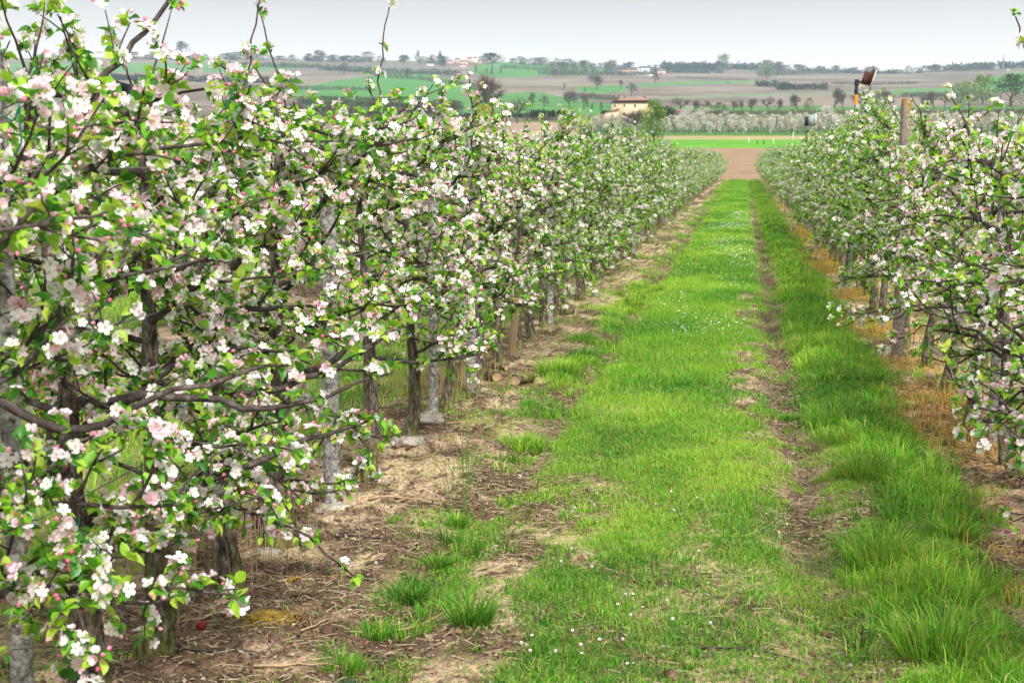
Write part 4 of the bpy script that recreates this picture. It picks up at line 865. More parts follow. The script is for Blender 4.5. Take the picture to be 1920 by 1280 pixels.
# ------------------------------------------------------------------ the rusty panel on its pole, the small box on its pole
d_ = 20.0; b0 = at_dist(1594, 540, d_); root = bpy.data.objects.new('panel_on_pole', None); COL.objects.link(root); gx, gy = b0[0], b0[1]; root.location = (gx, gy, 0); tagit(root, 'tilted rusty brown panel on a thin grey pole with an orange band', 'panel on pole')
q = MB(); q.tube([(0, 0, -.1), (0, 0, 2.51)], .018, 8); q.build('pole', M['grey_steel'], root)
q = MB(); q.tube([(0, 0, 2.5), (0, 0, 2.63)], .024, 8); q.build('orange_band', M['orange'], root)
q = MB(); q.tube([(0, 0, 2.63), (0, 0, 2.8)], .018, 8); q.tube([(0, 0, 2.65), (0, 0, 2.7)], .028, 8); q.tube([(0, 0, 2.75), (.01, 0, 2.83)], .03, 8); q.build('swivel_joint', M['dark'], root)
q = MB(); q.tube([(0, 0, 2.8), (.06, -.02, 2.8), (.12, -.02, 2.83)], .011, 6); q.tube([(0, 0, 2.66), (.1, -.02, 2.6), (.16, -.02, 2.61), (.19, -.02, 2.72)], .008, 6); q.build('bracket', M['dark'], root)
def tilted(V_, c_, rx_, ry_, rz_):
    Rm = (Matrix.Rotation(rz_, 3, 'Z')@Matrix.Rotation(ry_, 3, 'Y')@Matrix.Rotation(rx_, 3, 'X')); return np.asarray(V_)@np.array(Rm).T+np.array(c_)
for nm, c_, dm, mm_ in (('rusty_plate', (-.045, -.035, -.01), (.09, .02, .2), 'rust'), ('pale_edge', (.07, -.01, .02), (.022, .06, .28), 'dirty_white'), ('rusty_lip', (.035, -.05, .05), (.05, .03, .22), 'rust'), ('back_plate', (-.01, .0, 0), (.13, .03, .2), 'shutter')):
    q = MB(); q.box(tuple(.85*v for v in c_), tuple(.85*v for v in dm)); q.V = [tilted(q.V[0], (.15, -.02, 2.84), 0, .33, .1)]; q.build(nm, M[mm_], root)
b0 = at_dist(1515, 400, 45.0); root = bpy.data.objects.new('box_on_pole', None); COL.objects.link(root); root.location = (b0[0], b0[1], 0); tagit(root, 'small grey box on a pole between the right row and the white orchard', 'box on pole')
q = MB(); q.tube([(-.1, 0, -.2), (-.1, 0, 2.6)], .03, 6); q.build('pole', M['dark'], root)
zb = at_dist(1515, 226, 45.0)[2]; q = MB(); q.box((.03, 0, zb), (.2, .2, .34)); q.build('box', M['grey_steel'], root); q = MB(); q.box((.15, -.02, zb+.02), (.06, .22, .36)); q.build('white_side', M['dirty_white'], root); q = MB(); q.box((-.12, -.02, zb-.03), (.1, .12, .28)); q.build('bracket', M['dark'], root)

# ------------------------------------------------------------------ far vegetation prototypes, 1 unit tall
def bare_proto(seed, wide=.5, trunk=.25, nt_=1400, spread=.9):
    r_ = np.random.default_rng(seed); q = MB(); tips = []
    def rec(p, d, L_, rad, dep):
        n_ = 3; pts = [p]; dd = d
        for k_ in range(n_): dd = dd+r_.normal(0, .12, 3)+np.array([0, 0, .04]); dd /= np.linalg.norm(dd); pts.append(pts[-1]+dd*L_/n_)
        q.tube(pts, np.linspace(rad, rad*.65, n_+1), 5 if dep < 2 else 3, cap=False)
        if dep >= 4: tips.append((pts, dd)); return
        if dep >= 2: tips.append((pts, dd))
        for k_ in range(3 if dep else 5):
            a = r_.uniform(0, 2*pi); sp_ = r_.uniform(.35, spread); u_ = np.cross(dd, (cos(a), sin(a), .3)); u_ /= np.linalg.norm(u_)+1e-9; nd_ = dd*cos(sp_)+u_*sin(sp_); rec(pts[-1 if k_ else 2], nd_, L_*r_.uniform(.65, .85), rad*.58, dep+1)
    rec(np.array([0, 0, -.02]), np.array([r_.normal(0, .08), 0, 1.]), trunk, .028, 0)
    tv = np.array([(-.5, 0, 0), (.5, 0, 0), (0, 0, 1.)], float); T = []; D = []
    for k_ in range(nt_): pts, dd = tips[r_.integers(len(tips))]; a = r_.integers(1, 4); T.append(pts[a]); D.append(dd+r_.normal(0, .55, 3)+np.array([0, 0, .2]))
    R = frames(np.array(D)); T = np.array(T); V_ = np.einsum('nij,vj->nvi', R*np.array([.0045, 1, 1])[None, None]*1.0, tv*np.array([1, 1, 1]))
    ln = r_.uniform(.06, .15, len(T)); V_ = np.einsum('nij,vj->nvi', R, tv*np.array([1, 1, 1])); V_ = R[:, None, :, 0]*tv[None, :, 0:1]*.006+R[:, None, :, 2]*tv[None, :, 2:3]*ln[:, None, None]+T[:, None]
    tw = (V_.reshape(-1, 3), np.arange(len(T)*3).reshape(-1, 3)); allv = np.vstack(q.V+[tw[0]]); top = allv[:, 2].max(); hw = np.abs(allv[:, :2]).max()
    sc_ = np.array([wide/hw/1.0, wide/hw, 1/top]); q.V = [v*sc_ for v in q.V]
    return q.mesh('trunk', M['farbark']), mesh('twigs', tw[0]*sc_, tw[1], M['twig'], tint=np.repeat(r_.uniform(0, 1, len(T)), 3))
def crown_mesh(seed, n_, shape, leaf=.05, nlobe=14):
    """leaf faces in lobes; shape(z) gives half width at height z in 0..1"""
    r_ = np.random.default_rng(seed); lob = []
    for k_ in range(nlobe): z = r_.uniform(shape[0], 1.0); hw = np.interp(z, shape[1], shape[2]); a = r_.uniform(0, 2*pi); rr = hw*math.sqrt(r_.uniform(.1, .8)); lob.append((rr*cos(a), rr*sin(a), z, max(.06, hw*.5)))
    lob = np.array(lob); w_ = r_.integers(0, nlobe, n_); d = r_.normal(0, 1, (n_, 3)); d /= np.linalg.norm(d, axis=1)[:, None]; P_ = lob[w_, :3]+d*(lob[w_, 3]*r_.uniform(.5, 1.05, n_))[:, None]
    P_[:, 2] = np.clip(P_[:, 2], shape[0]*.7, 1.02); s_ = r_.uniform(.6, 1.4, n_)*leaf; V_, Fc = scatter(LEAF_LO[0], LEAF_LO[1], frames(r_.normal(0, 1, (n_, 3))), P_, s_); return mesh('crown', V_, Fc, M['f_green'], tint=np.repeat(np.clip(r_.uniform(0, .6, n_)+.4*r_.uniform(0, 1, nlobe)[w_], 0, .999), 4))
def trunk_mesh(seed, h, rad, forks=4, spread=.3):
    r_ = np.random.default_rng(seed); q = MB(); q.tube([(0, 0, -.02), (.01, 0, h*.5), (0, .01, h)], [rad*1.2, rad, rad*.8], 6, cap=False)
    for k_ in range(forks): a = k_*2*pi/forks+r_.uniform(0, 1); q.tube([(0, 0, h*.9), (cos(a)*spread*.5, sin(a)*spread*.5, h+.2), (cos(a)*spread, sin(a)*spread, min(.95, h+.45))], [rad*.6, rad*.4, rad*.15], 4, cap=False)
    return q.mesh('trunk', M['farbark'])
BARE = [bare_proto(1, .5, .2), bare_proto(2, .42, .25, 1200), bare_proto(3, .33, .25, 1000, .7)]
ROUND = [(crown_mesh(s, 1500, (.16, [0, .16, .45, .8, 1], [.2, .36, .5, .4, .15]), .05, 20), trunk_mesh(s, .3, .03)) for s in (11, 12, 13)]
TALL = [(crown_mesh(s, 3200, (.06, [0, .06, .4, .8, 1], [.14, .24, .32, .28, .12]), .035, 40), trunk_mesh(s, .2, .02, 5, .15)) for s in (21, 22)]
CYP = (crown_mesh(31, 700, (.05, [0, .1, .5, 1], [.06, .1, .09, .02]), .035, 26), trunk_mesh(31, .1, .015, 0))
CONE = (crown_mesh(33, 800, (.08, [0, .1, .5, 1], [.2, .32, .2, .03]), .05, 26), trunk_mesh(33, .15, .02, 0))
PINE = (crown_mesh(35, 1300, (.68, [0, .68, .8, .92, 1], [.3, .48, .5, .36, .12]), .05, 34), trunk_mesh(35, .55, .03, 6, .35))
WHITE = [(crown_mesh(s, 700, (.2, [0, .2, .5, .8, 1], [.1, .22, .34, .3, .16]), .06, 12), trunk_mesh(s, .3, .02, 5, .2)) for s in (41, 42, 43, 44)]
BUSH = [(crown_mesh(s, 900, (.03, [0, .03, .4, .8, 1], [.3, .42, .5, .36, .12]), .06, 16), trunk_mesh(s, .15, .015, 4, .25)) for s in (51, 52)]
def far_tree(px, py, hpx, wpx, proto, mt_, label, name='tree', cat='tree', group=None, nat=1.0, d=None):
    """nat: full natural width of the prototype over its height"""
    d = d or dist_at(px, py); b_ = at_dist(px, py, d); h = hpx*d/F; w_ = wpx*(1.4 if proto[0].name.startswith('twigs') else 1.2)*d/F
    root = bpy.data.objects.new(name, None); COL.objects.link(root); root.location = b_-np.array([0, 0, .01*h]); root.rotation_euler[2] = rng.uniform(0, 6.28); root.scale = (w_/nat, w_/nat, h); tagit(root, label, cat, group)
    cr, tk = proto; o = link('trunk', tk, root)
    o2 = link('crown' if cr.name.startswith('crown') else 'twigs', cr, root)
    if cr.name.startswith('crown'): o2.material_slots[0].link = 'OBJECT'; o2.material_slots[0].material = M[mt_]
    return root
def bare(px, py, h, w_, label, k_=0, **kw): t_, tw = BARE[k_]; return far_tree(px, py, h, w_, (tw, t_), 'twig', label, 'bare_tree', nat=(1.0, .84, .66)[k_], **kw)
bare(931, 230, 104, 98, 'large bare round-crowned tree standing before the green hill', 0)
bare(969, 231, 54, 50, 'smaller brown bare tree at the right foot of the large bare one', 1)
bare(1184, 257, 60, 56, 'bare spreading tree in front of the cream farmhouse', 0)
bare(1120, 168, 34, 35, 'dark round-headed tree alone on the brown slope', 0)
bare(1183, 182, 31, 22, 'slender bare tree on the slope above the farmhouse roof', 2)
bare(1164, 167, 20, 15, 'small bare tree on the slope right of the round-headed one', 2)
bare(1228, 159, 26, 14, 'bare tree just below the white hill house', 2)
bare(997, 206, 38, 20, 'thin bare tree on the green terraces right of the large bare tree', 2); bare(1019, 206, 32, 18, 'second thin bare tree on the green terraces', 2)
bare(1068, 205, 40, 30, 'pale leafless tree behind the clipped dark hedges', 1); bare(1095, 206, 34, 22, 'thin bare tree left of the farmhouse', 2)
bare(763, 150, 26, 20, 'bare tree by the village at the upper left of the green hill', 1); bare(645, 140, 26, 22, 'hazy bare tree on the ridge at the left', 1)
for px, py, h, w_, k_, lb in [(1275, 209, 30, 34, 1, 'brown bare tree right of the willow bush'), (1300, 210, 26, 26, 0, 'second brown bare tree right of the willow bush'), (1323, 211, 25, 24, 2, 'bare tree left of the round green shrub'), (1375, 211, 26, 20, 2, 'bare tree right of the round green shrub'), (1390, 210, 26, 20, 1, 'thin bare tree in the hedgerow, centre right'), (1408, 210, 30, 24, 0, 'dark bare tree at the hedgerow gap'), (1440, 209, 32, 24, 1, 'left of two dark bare trees beyond the white orchard'), (1458, 209, 27, 22, 0, 'right of two dark bare trees beyond the white orchard'), (1496, 207, 34, 36, 0, 'broad bare tree above the small grey box'), (1563, 205, 46, 38, 0, 'large bare tree left of the rusty panel'), (1580, 206, 36, 22, 2, 'slim bare tree just left of the pole with the orange band'), (1615, 204, 34, 36, 1, 'bare tree behind the rusty panel'), (1655, 206, 44, 40, 0, 'broad bare tree left of the lichen-topped post'), (1730, 203, 30, 22, 1, 'bare tree right of the lichen-topped post'), (1752, 205, 38, 34, 0, 'dusky bare tree before the green slope at the right'), (1770, 203, 30, 22, 2, 'thin bare tree near the pale willows at the right')]: bare(px, py, h, w_, lb, k_)
for k_, px in enumerate(range(700, 862, 14)): bare(px+rng.uniform(-3, 3), 229, rng.uniform(34, 54), 28, 'leafless brown thicket tree at the field edge left of the large bare tree', k_ % 3, group='thicket trees at the field edge')
for k_, px in enumerate(range(430, 700, 22)): bare(px+rng.uniform(-4, 4), 230, rng.uniform(30, 48), 34, 'leafless tree glimpsed above the left apple crowns', k_ % 3, group='leafless trees above the left crowns')
ft = far_tree
ft(1225, 275, 82, 40, TALL[0], 'f_willow', 'tall feathery green willow bush at the end of the left row', 'willow_bush', 'bush', nat=.66)
ft(905, 262, 62, 56, BUSH[0], 'f_yellow', 'yellow-green flowering bush left of the large bare tree', 'yellow_bush', 'bush')
ft(1640, 238, 46, 44, BUSH[1], 'f_willow', 'light green bush behind the right row left of the lichen post', 'bush', 'bush'); ft(1652, 240, 34, 36, BUSH[0], 'f_yellow', 'yellow bush in front of the light green one at the right', 'yellow_bush', 'bush')
ft(1350, 213, 19, 28, BUSH[0], 'f_green', 'round green shrub in the middle of the hedgerow', 'shrub', 'bush'); ft(1517, 208, 22, 16, BUSH[1], 'f_green', 'green shrub beside the broad bare tree', 'shrub', 'bush')
ft(1354, 137, 34, 27, ROUND[0], 'f_pale', 'tall pale green tree standing above the ridge line'); ft(1346, 137, 20, 22, BUSH[0], 'f_dark', 'dark bush at the foot of the tall pale ridge tree', 'bush', 'bush')
ft(1437, 147, 32, 34, ROUND[1], 'f_pale', 'broad pale tree on the ridge right of the tall one'); ft(1458, 142, 24, 26, ROUND[2], 'f_brown', 'brownish tree beside the broad pale ridge tree')
ft(1800, 202, 46, 56, ROUND[0], 'f_pale', 'broad pale willow behind the right-hand apple branches'); ft(1842, 196, 50, 50, ROUND[1], 'f_willow', 'green willow behind the right-hand apple branches'); ft(1895, 200, 54, 66, ROUND[2], 'f_green', 'wide green tree at the far right')
ft(923, 139, 36, 36, PINE, 'f_dark', 'umbrella pine with flat dark crown on the ridge', 'umbrella_pine')
for px, py, h, lb in [(892, 136, 15, 'dark cypress left of the umbrella pine'), (913, 139, 12, 'cypress touching the umbrella pine trunk'), (921, 140, 10, 'small cypress under the umbrella pine'), (939, 139, 13, 'cypress right of the umbrella pine'), (1058, 168, 13, 'thin cypress on the slope left of the round-headed tree'), (1097, 173, 9, 'tiny cypress left of the round-headed tree'), (1110, 207, 14, 'dark cypress at the left corner of the farmhouse'), (1127, 207, 17, 'taller dark cypress against the farmhouse annex'), (1101, 200, 16, 'cypress on the terraces')]: ft(px, py, h, h*.3, CYP, 'f_dark', lb, 'cypress', nat=.22)
for px, py, h, lb in [(784, 116, 20, 'pointed dark conifer left of the ridge village'), (808, 122, 17, 'short broad conifer near the ridge village'), (825, 123, 25, 'tallest dark conifer left of the ridge village'), (832, 124, 17, 'conifer leaning against the tallest one'), (1246, 128, 14, 'pointed conifer right of the white hill house'), (1228, 143, 15, 'conifer beside the white hill house'), (1365, 157, 4, 'tiny dark shrub alone on the brown slope')]: ft(px, py, h, h*.62, CONE, 'f_dark', lb, 'conifer', nat=.64)
for px, py, h, w_, m_, lb in [(1042, 143, 25, 24, 'f_brown', 'first greyish tree of the slope grove'), (1058, 142, 24, 22, 'f_olive', 'second tree of the slope grove'), (1075, 141, 22, 20, 'f_brown', 'third tree of the slope grove'), (1098, 140, 26, 22, 'f_olive', 'pale tree right of the slope grove'), (1145, 139, 25, 24, 'f_olive', 'round blue-green tree left of the white hill house'), (1180, 131, 14, 19, 'f_dark', 'round tree on the skyline by the white hill house'), (1112, 134, 14, 14, 'f_brown', 'small skyline tree above the round-headed tree'), (690, 114, 16, 20, 'f_dark', 'dark bush on the skyline left of the village'), (598, 116, 20, 24, 'f_brown', 'hazy tree on the skyline at the left'), (341, 104, 24, 22, 'f_dark', 'blue-dark tree above the left apple crowns')]: ft(px, py, h, w_, ROUND[rng.integers(3)], m_, lb)
for px in np.arange(250, 1900, 9.0):
    rid = float(np.interp(px, RX_, RY_)); h = rng.uniform(4, 14)*(1 if (px < 1150 or px > 1440) else .8)
    if (850 < px < 960) or rng.uniform() < .15 or (1190 < px < 1222): continue
    ft(px+rng.uniform(-5, 5), rid+3.2, h, h*rng.uniform(1.2, 2.2), ROUND[rng.integers(3)] if rng.uniform() < .6 else BUSH[rng.integers(2)], rng.choice(['f_dark', 'f_olive', 'f_brown', 'f_green']), 'small hazy tree on the skyline of the far ridge', group='small trees along the skyline')
def hedge(pts, hpx, dpx, m_, label, n_per=26, leaf=.5):
    """a long clipped or grown hedge along image points on the slope"""
    V_ = []; Fs = []; T = []; s_ = []; pts = np.array(pts, float); seg = int(np.hypot(*np.diff(pts, axis=0).T).sum()/2)+1; tt = np.linspace(0, len(pts)-1, seg)
    for t_ in tt:
        px, py = np.interp(t_, range(len(pts)), pts[:, 0]), np.interp(t_, range(len(pts)), pts[:, 1]); d = dist_at(px, py); b_ = at_dist(px, py, d); h = hpx*d/F*rng.uniform(.75, 1.2); w_ = dpx*d/F
        for k_ in range(n_per): T.append(b_+np.array([rng.normal(0, w_*.5), rng.normal(0, w_*.7), h*rng.uniform(0, 1)])); s_.append(h*.32*rng.uniform(.6, 1.3))
    T = np.array(T); V_, Fc = scatter(LEAF_LO[0], LEAF_LO[1], frames(rng.normal(0, 1, (len(T), 3))), T, np.array(s_)); cl = fbm(T[:, 0]*.15, T[:, 1]*.05, 2, 7)
    link('hedge', mesh('hedge', V_, Fc, M[m_], tint=np.repeat(np.clip(cl+rng.normal(0, .12, len(T)), 0, .999), 4)), label=label, cat='hedge')
hedge([(1010, 140), (1100, 141), (1180, 142), (1260, 137), (1330, 138)], 7, 3, 'f_olive', 'grey-green hedge running below the white hill house')
hedge([(1240, 136), (1290, 134), (1340, 134)], 9, 3, 'f_dark', 'dark woodland strip right of the white hill house')
hedge([(1360, 130), (1420, 131)], 7, 3, 'f_dark', 'dark tree belt on the ridge left of the pale tree', 30)
hedge([(1250, 129), (1300, 129), (1350, 130)], 8, 3, 'f_dark', 'dark tree belt on the ridge left of the tall pale tree')
hedge([(1419, 162), (1440, 163), (1475, 163)], 9, 4, 'f_dark', 'dark scrub strip on the slope at the right')
hedge([(1458, 169), (1500, 169), (1550, 168)], 10, 4, 'f_dark', 'second dark scrub strip on the slope at the right')
hedge([(1430, 142), (1500, 140), (1590, 137)], 7, 3, 'f_olive', 'dark treeline on the right ridge')
hedge([(1770, 133), (1850, 130), (1920, 128)], 10, 3, 'f_dark', 'woodland on the ridge at the far right')
hedge([(1060, 180), (1110, 184), (1160, 189)], 8, 5, 'f_brown', 'brown hedge descending the slope to the farmhouse')
hedge([(700, 144), (790, 150), (840, 158), (890, 163)], 7, 4, 'f_olive', 'row of olive trees above the green hill'); hedge([(600, 132), (720, 138), (860, 142)], 9, 5, 'f_olive', 'olive grove below the ridge village')
hedge([(430, 125), (520, 127), (600, 128)], 8, 4, 'f_olive', 'hazy grove on the ridge at the left'); hedge([(150, 150), (300, 152), (560, 158)], 10, 5, 'f_dark', 'dark hedge beyond the left crowns'); hedge([(560, 196), (700, 200), (860, 204)], 12, 7, 'f_green', 'green scrub along the stream at the left')
hedge([(1250, 216), (1400, 215), (1600, 214), (1800, 213), (1950, 212)], 7, 6, 'f_brown', 'low brown scrub behind the white orchard'); hedge([(860, 222), (990, 221)], 8, 5, 'f_dark', 'dark low hedge behind the large bare tree')
hedge([(430, 165), (520, 168), (700, 170)], 7, 5, 'f_olive', 'olive trees on the left slope'); hedge([(1240, 128), (1330, 129), (1440, 131)], 10, 3, 'f_dark', 'long dark woodland along the ridge, centre right'); hedge([(940, 128), (1000, 131), (1040, 133)], 6, 3, 'f_olive', 'scrub line between the green ridge fields'); hedge([(1500, 135), (1600, 138), (1680, 139)], 6, 3, 'f_dark', 'dark line of bushes along the right ridge')
hedge([(1270, 146), (1340, 149), (1400, 151)], 3, 3, 'f_olive', 'thin grassy bank across the brown slope'); hedge([(1560, 158), (1640, 160), (1720, 158)], 4, 3, 'f_dark', 'low dark bushes along the upper right field'); hedge([(1690, 182), (1760, 181), (1830, 180)], 7, 4, 'f_brown', 'brown scrub below the green right-hand field'); hedge([(600, 186), (700, 189), (800, 187)], 6, 4, 'f_dark', 'dark hedge along the foot of the green hill')
hedge([(985, 226), (1080, 226)], 6, 5, 'f_brown', 'low brown vines beside the white orchard'); hedge([(1205, 222), (1262, 222)], 18, 5, 'f_dark', 'dark hedge right of the farmhouse')
for k_, px in enumerate((1000, 1015, 1034, 1051, 1067, 1135)):
    d = dist_at(px, 221); b_ = at_dist(px, 221, d); u_ = d/F; q = MB(); n_ = 260; T = np.stack([rng.uniform(-6.2, 6.2, n_)*u_, rng.uniform(-3, 3, n_)*u_, rng.uniform(0, 12, n_)*u_], -1); V_, Fc = scatter(LEAF_LO[0], LEAF_LO[1], frames(rng.normal(0, 1, (n_, 3))), T, rng.uniform(.5, .9, n_))
    link('clipped_hedge', mesh('clipped_hedge', V_, Fc, M['f_dark'], tint=np.repeat(rng.uniform(0, 1, n_), 4)), None, b_, ['leftmost block of the clipped dark hedge', 'second block of the clipped dark hedge', 'third block of the clipped dark hedge', 'fourth block of the clipped dark hedge', 'fifth block of the clipped dark hedge', 'dark hedge block in front of the farmhouse annex'][k_], 'hedge', 'clipped hedge blocks left of the farmhouse')
# the white orchard
px = 1078.0; k_ = 0
while px < 1990:
    if not (1196 < px < 1206):
        ft(px, 252.5+rng.uniform(-.6, .6), rng.uniform(26, 41)*(1 if px > 1240 else .88), rng.uniform(10, 16), WHITE[k_ % 4], 'f_white', 'white blossoming fruit tree in the front line of the far orchard', 'blossoming_fruit_tree', 'fruit tree', 'white blossoming trees of the far orchard', nat=.68)
        ft(px+6, 247, rng.uniform(26, 36)*(1 if px > 1240 else .85), rng.uniform(13, 19), WHITE[(k_+1) % 4], 'f_white', 'white blossoming fruit tree in the back line of the far orchard', 'blossoming_fruit_tree', 'fruit tree', 'white blossoming trees of the far orchard', nat=.68)
    px += rng.uniform(10.5, 14); k_ += 1
for px, h in ((1290, 26), (1320, 24), (1550, 26)): ft(px, 226, h, 30, ROUND[1], 'f_white', {1290: 'rounded white blossoming tree beside the red-roofed shed', 1320: 'rounded white tree right of the red-roofed shed', 1550: 'white blossoming tree below the large bare one'}[px], 'blossoming_fruit_tree', 'fruit tree')

# ------------------------------------------------------------------ buildings
def house(px, py, wpx, hpx, rpx, depth, wall, roof, label, wins=(), rz=0., name='house', hip=.25, chim=(), cat='house'):
    """wins: (x fraction, z fraction, width px, height px)"""
    d = dist_at(px, py); b_ = at_dist(px, py, d); u_ = d/F; W, Hh, Rh = wpx*u_, hpx*u_, rpx*u_; Dp = depth*W
    root = bpy.data.objects.new(name, None); COL.objects.link(root); root.location = b_+np.array([0, Dp/2, 0]); root.rotation_euler[2] = az_face(px)+rz; tagit(root, label, cat)
    q = MB(); q.box((0, 0, Hh/2-.5), (W, Dp, Hh+1)); q.build('wall', M[wall], root)
    q = MB(); ov = .03*W; x0, y0 = W/2+ov, Dp/2+ov; rx_ = W/2-hip*W; V_ = [(-x0, -y0, Hh-.02), (x0, -y0, Hh-.02), (x0, y0, Hh-.02), (-x0, y0, Hh-.02), (-rx_, 0, Hh+Rh), (rx_, 0, Hh+Rh)]
    q.add(V_, [(0, 1, 5, 4), (2, 3, 4, 5), (0, 3, 2, 1)]); q.add(V_, [(1, 2, 5), (3, 0, 4)]); q.build('roof', M[roof], root)
    for (cx, ch) in chim: q = MB(); q.box((cx*W, .05*Dp, Hh+Rh+ch*u_*.3), (2.2*u_, 2.2*u_, ch*u_)); q.box((cx*W, .05*Dp, Hh+Rh+ch*u_*.8), (3.2*u_, 3.2*u_, .8*u_)); q.build('chimney', M['shutter'], root)
    for (fx_, fz_, ww, wh) in wins:
        q = MB(); q.box((fx_*W, -Dp/2-.03, fz_*Hh), (ww*u_, .1, wh*u_)); o = q.build('window', M['white_wall'], root)
        q = MB(); q.box((fx_*W, -Dp/2-.09, fz_*Hh), (ww*u_*.8, .05, wh*u_*.84)); q.build('pane', M['shutter'], o)
    return root, u_
def az_face(px): r = ray(px, 230); return -math.atan2(r[0], r[1])
fh, u_ = house(1185, 224, 79, 31, 9, .5, 'stucco', 'tile', 'cream stucco farmhouse with a low hipped tile roof beyond the orchard', [(-.42, .84, 3.2, 6), (-.2, .84, 3.2, 6), (.05, .82, 3.8, 7), (.37, .84, 3.2, 6), (-.2, .35, 5, 8), (.1, .35, 4, 9), (.3, .35, 3, 6)], chim=((-.2, 4), (.27, 4)), name='farmhouse')
q = MB(); W = 79*u_; q.box((-.5*W, -.28*W, 6*u_-.5), (26*u_, 6*u_, 12*u_+1)); an = q.build('annex', M['stucco'], fh)
q = MB(); x0, x1 = -.5*W-14*u_, -.5*W+14*u_; y0, y1 = -.28*W-4*u_, -.28*W+4*u_; V_ = [(x0, y0, 11*u_), (x1, y0, 19*u_), (x1, y1, 19*u_), (x0, y1, 11*u_), (x0, y0, 12.2*u_), (x1, y0, 20.2*u_), (x1, y1, 20.2*u_), (x0, y1, 12.2*u_)]; q.add(V_, [(0, 3, 2, 1), (4, 5, 6, 7), (0, 1, 5, 4), (2, 3, 7, 6), (1, 2, 6, 5), (3, 0, 4, 7)]); q.build('annex_roof', M['tile'], fh)
q = MB(); q.add([(x0+2*u_, y0+.6, 11*u_), (x1-.5*u_, y0+.6, 11*u_), (x1-.5*u_, y0+.6, 19*u_), (x0+2*u_, y0+.6, 12*u_)], [(0, 1, 2, 3)]); q.build('annex_gable', M['stucco'], fh)
q = MB(); q.box((-.1*W, -.25*W-2.5*u_, 9*u_), (26*u_, 6*u_, .8*u_)); q.build('porch_roof', M['grey_roof'], fh)
house(1272, 214, 18, 4, 4, .6, 'pink_wall', 'red_roof', 'low shed with a faded red roof behind the white blossoms', name='shed', cat='shed')
house(1206, 139, 22, 11, 4, .8, 'white_wall', 'grey_roof', 'white two-storey house on the ridge with dark windows', [(-.25, .7, 3, 2.6), (.15, .7, 2.4, 2.4), (-.25, .25, 3, 3), (.3, .3, 2, 3)])
house(1180, 139, 26, 8, 3, .5, 'pink_wall', 'tile', 'long brownish farm building left of the white ridge house', [(-.3, .5, 2, 3), (.1, .5, 2, 3)], name='barn', cat='barn')
house(1240, 141, 15, 8, 4, .8, 'pink_wall', 'grey_roof', 'grey-roofed outbuilding right of the white ridge house', [(0, .4, 4, 4)], name='barn', cat='barn')
q = MB(); d = dist_at(1220, 145); u2 = d/F; q.box((0, 0, 2*u2), (7*u2, 4*u2, 3.6*u2)); q.box((.5*u2, 0, 4*u2), (4.5*u2, 3.6*u2, 1*u2)); cv = q.build('white_caravan', M['white_wall'], None, loc=at_dist(1220, 145, d), label='small white caravan on the field below the ridge house', cat='caravan')
VL = [(843, 121, 12, 6, 3, 'pink_wall', 'pale pink house at the left end of the ridge village'), (857, 120, 11, 8, 3, 'pink_wall', 'taller pink house in the ridge village'), (868, 123, 16, 7, 3, 'stucco', 'wide house in the middle of the ridge village'), (880, 119, 10, 9, 3, 'pink_wall', 'tall reddish house in the ridge village'), (890, 118, 9, 8, 3, 'white_wall', 'whitish house right of the tall reddish one'), (900, 120, 12, 6, 3, 'stucco', 'low house at the right end of the ridge village'), (805, 124, 14, 4, 1.6, 'white_wall', 'long low white house left of the tallest conifer'), (790, 112, 12, 4, 2, 'white_wall', 'small pale house on the skyline by the pointed conifer'), (866, 128, 13, 6, 3, 'pink_wall', 'pink house at the front of the ridge village'), (287, 140, 20, 8, 4, 'pink_wall', 'pinkish house seen through the left apple crowns'), (1795, 131, 26, 5, 3, 'pink_wall', 'long roofed farm building on the far right ridge'), (1868, 130, 14, 5, 2.5, 'white_wall', 'white farm building on the far right ridge'), (1890, 133, 6, 3, 1.5, 'white_wall', 'tiny white hut on the far right slope')]
for px, py, W_, H_, R_, wl, lb in VL: house(px, py, W_, H_, R_, .7, wl, 'tile', lb, [(-.22, .6, 1.4, 1.8), (.22, .6, 1.4, 1.8)])
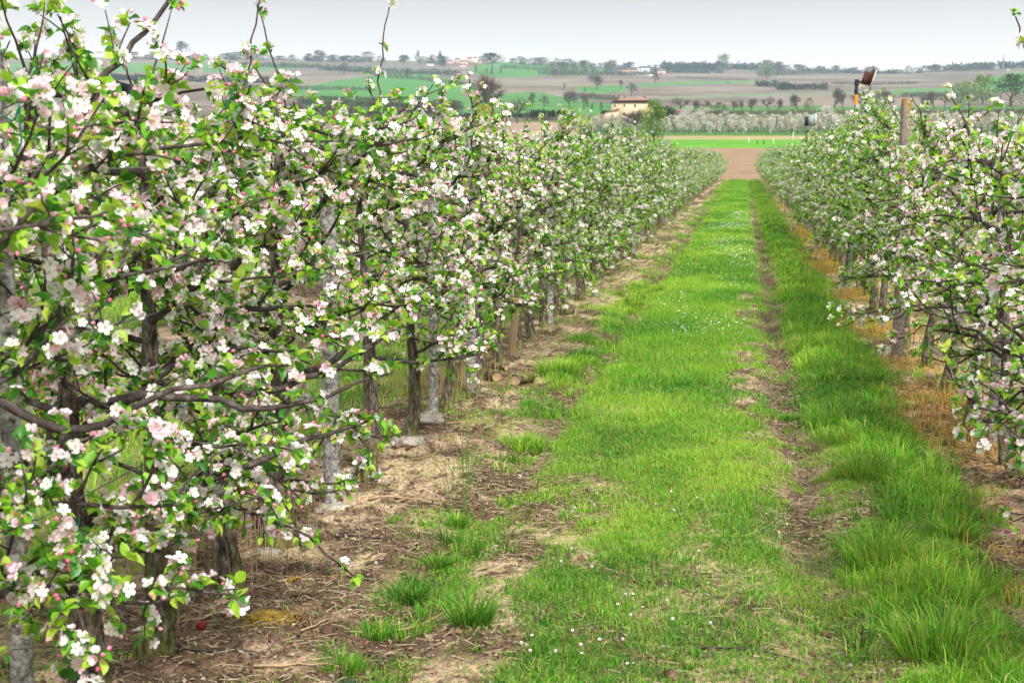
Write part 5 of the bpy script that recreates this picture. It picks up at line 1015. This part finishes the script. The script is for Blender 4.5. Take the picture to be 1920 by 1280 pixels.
# pylon
d = 1750.; b_ = at_dist(1880, 148, d); u_ = d/F; q = MB(); hs = 42*u_; bw = 5*u_
for sx_ in (-1, 1):
    for sy_ in (-1, 1): q.tube([(sx_*bw/2, sy_*bw/2, 0), (sx_*bw*.12, sy_*bw*.12, hs*.7), (0, 0, hs)], .25, 4)
for k_ in range(9):
    z0_, z1_ = hs*.7*k_/9, hs*.7*(k_+1)/9; w0, w1 = bw/2*(1-.76*k_/9), bw/2*(1-.76*(k_+1)/9); q.tube([(-w0, -w0, z0_), (w1, -w1, z1_)], .15, 3); q.tube([(w0, -w0, z0_), (-w1, -w1, z1_)], .15, 3)
for z in (.7, .8, .9): q.tube([(-bw*.8, 0, hs*z), (0, 0, hs*(z+.02)), (bw*.8, 0, hs*z)], .2, 4)
q.build('power_pylon', M['grey_steel'], None, loc=b_, label='thin lattice power pylon on the far right ridge', cat='pylon')
for px, py, h, lb in ((1404, 268, 8, 'white marker stake in the green strip, leftmost'), (1420, 270, 6, 'dark marker stake in the green strip'), (1432, 270, 7, 'short dark stake beside the white one'), (1450, 269, 8, 'white marker stake in the green strip, rightmost'), (1487, 262, 14, 'pale post standing before the white orchard'), (1134, 244, 8, 'small white marker at the orchard edge, left'), (1143, 249, 8, 'small white marker at the orchard edge, right')):
    d = dist_at(px, py); b_ = at_dist(px, py, d); u_ = d/F; q = MB(); q.tube([(0, 0, -.1), (0, 0, h*u_*.9), (0, 0, h*u_)], [1.1*u_, 1.0*u_, .5*u_], 6); q.build('marker_stake', M['dark' if 'dark' in lb else 'dirty_white'], None, loc=b_, label=lb, cat='stake', group='marker stakes in the fields')

# ------------------------------------------------------------------ haze over the valley
hm = bpy.data.materials.new('haze'); hm.use_nodes = True; hn = hm.node_tree; hn.nodes.clear(); o_ = hn.nodes.new('ShaderNodeOutputMaterial'); pv = hn.nodes.new('ShaderNodeVolumePrincipled')
pv.inputs['Color'].default_value = (.62, .79, 1.0, 1); pv.inputs['Density'].default_value = .00018; pv.inputs['Anisotropy'].default_value = .1; hn.links.new(pv.outputs[0], o_.inputs['Volume'])
q = MB(); q.box((0, 0, 120), (7600, 7600, 270)); q.build('haze', hm, label='thin bluish haze over the valley and the far ridge', kind='stuff')
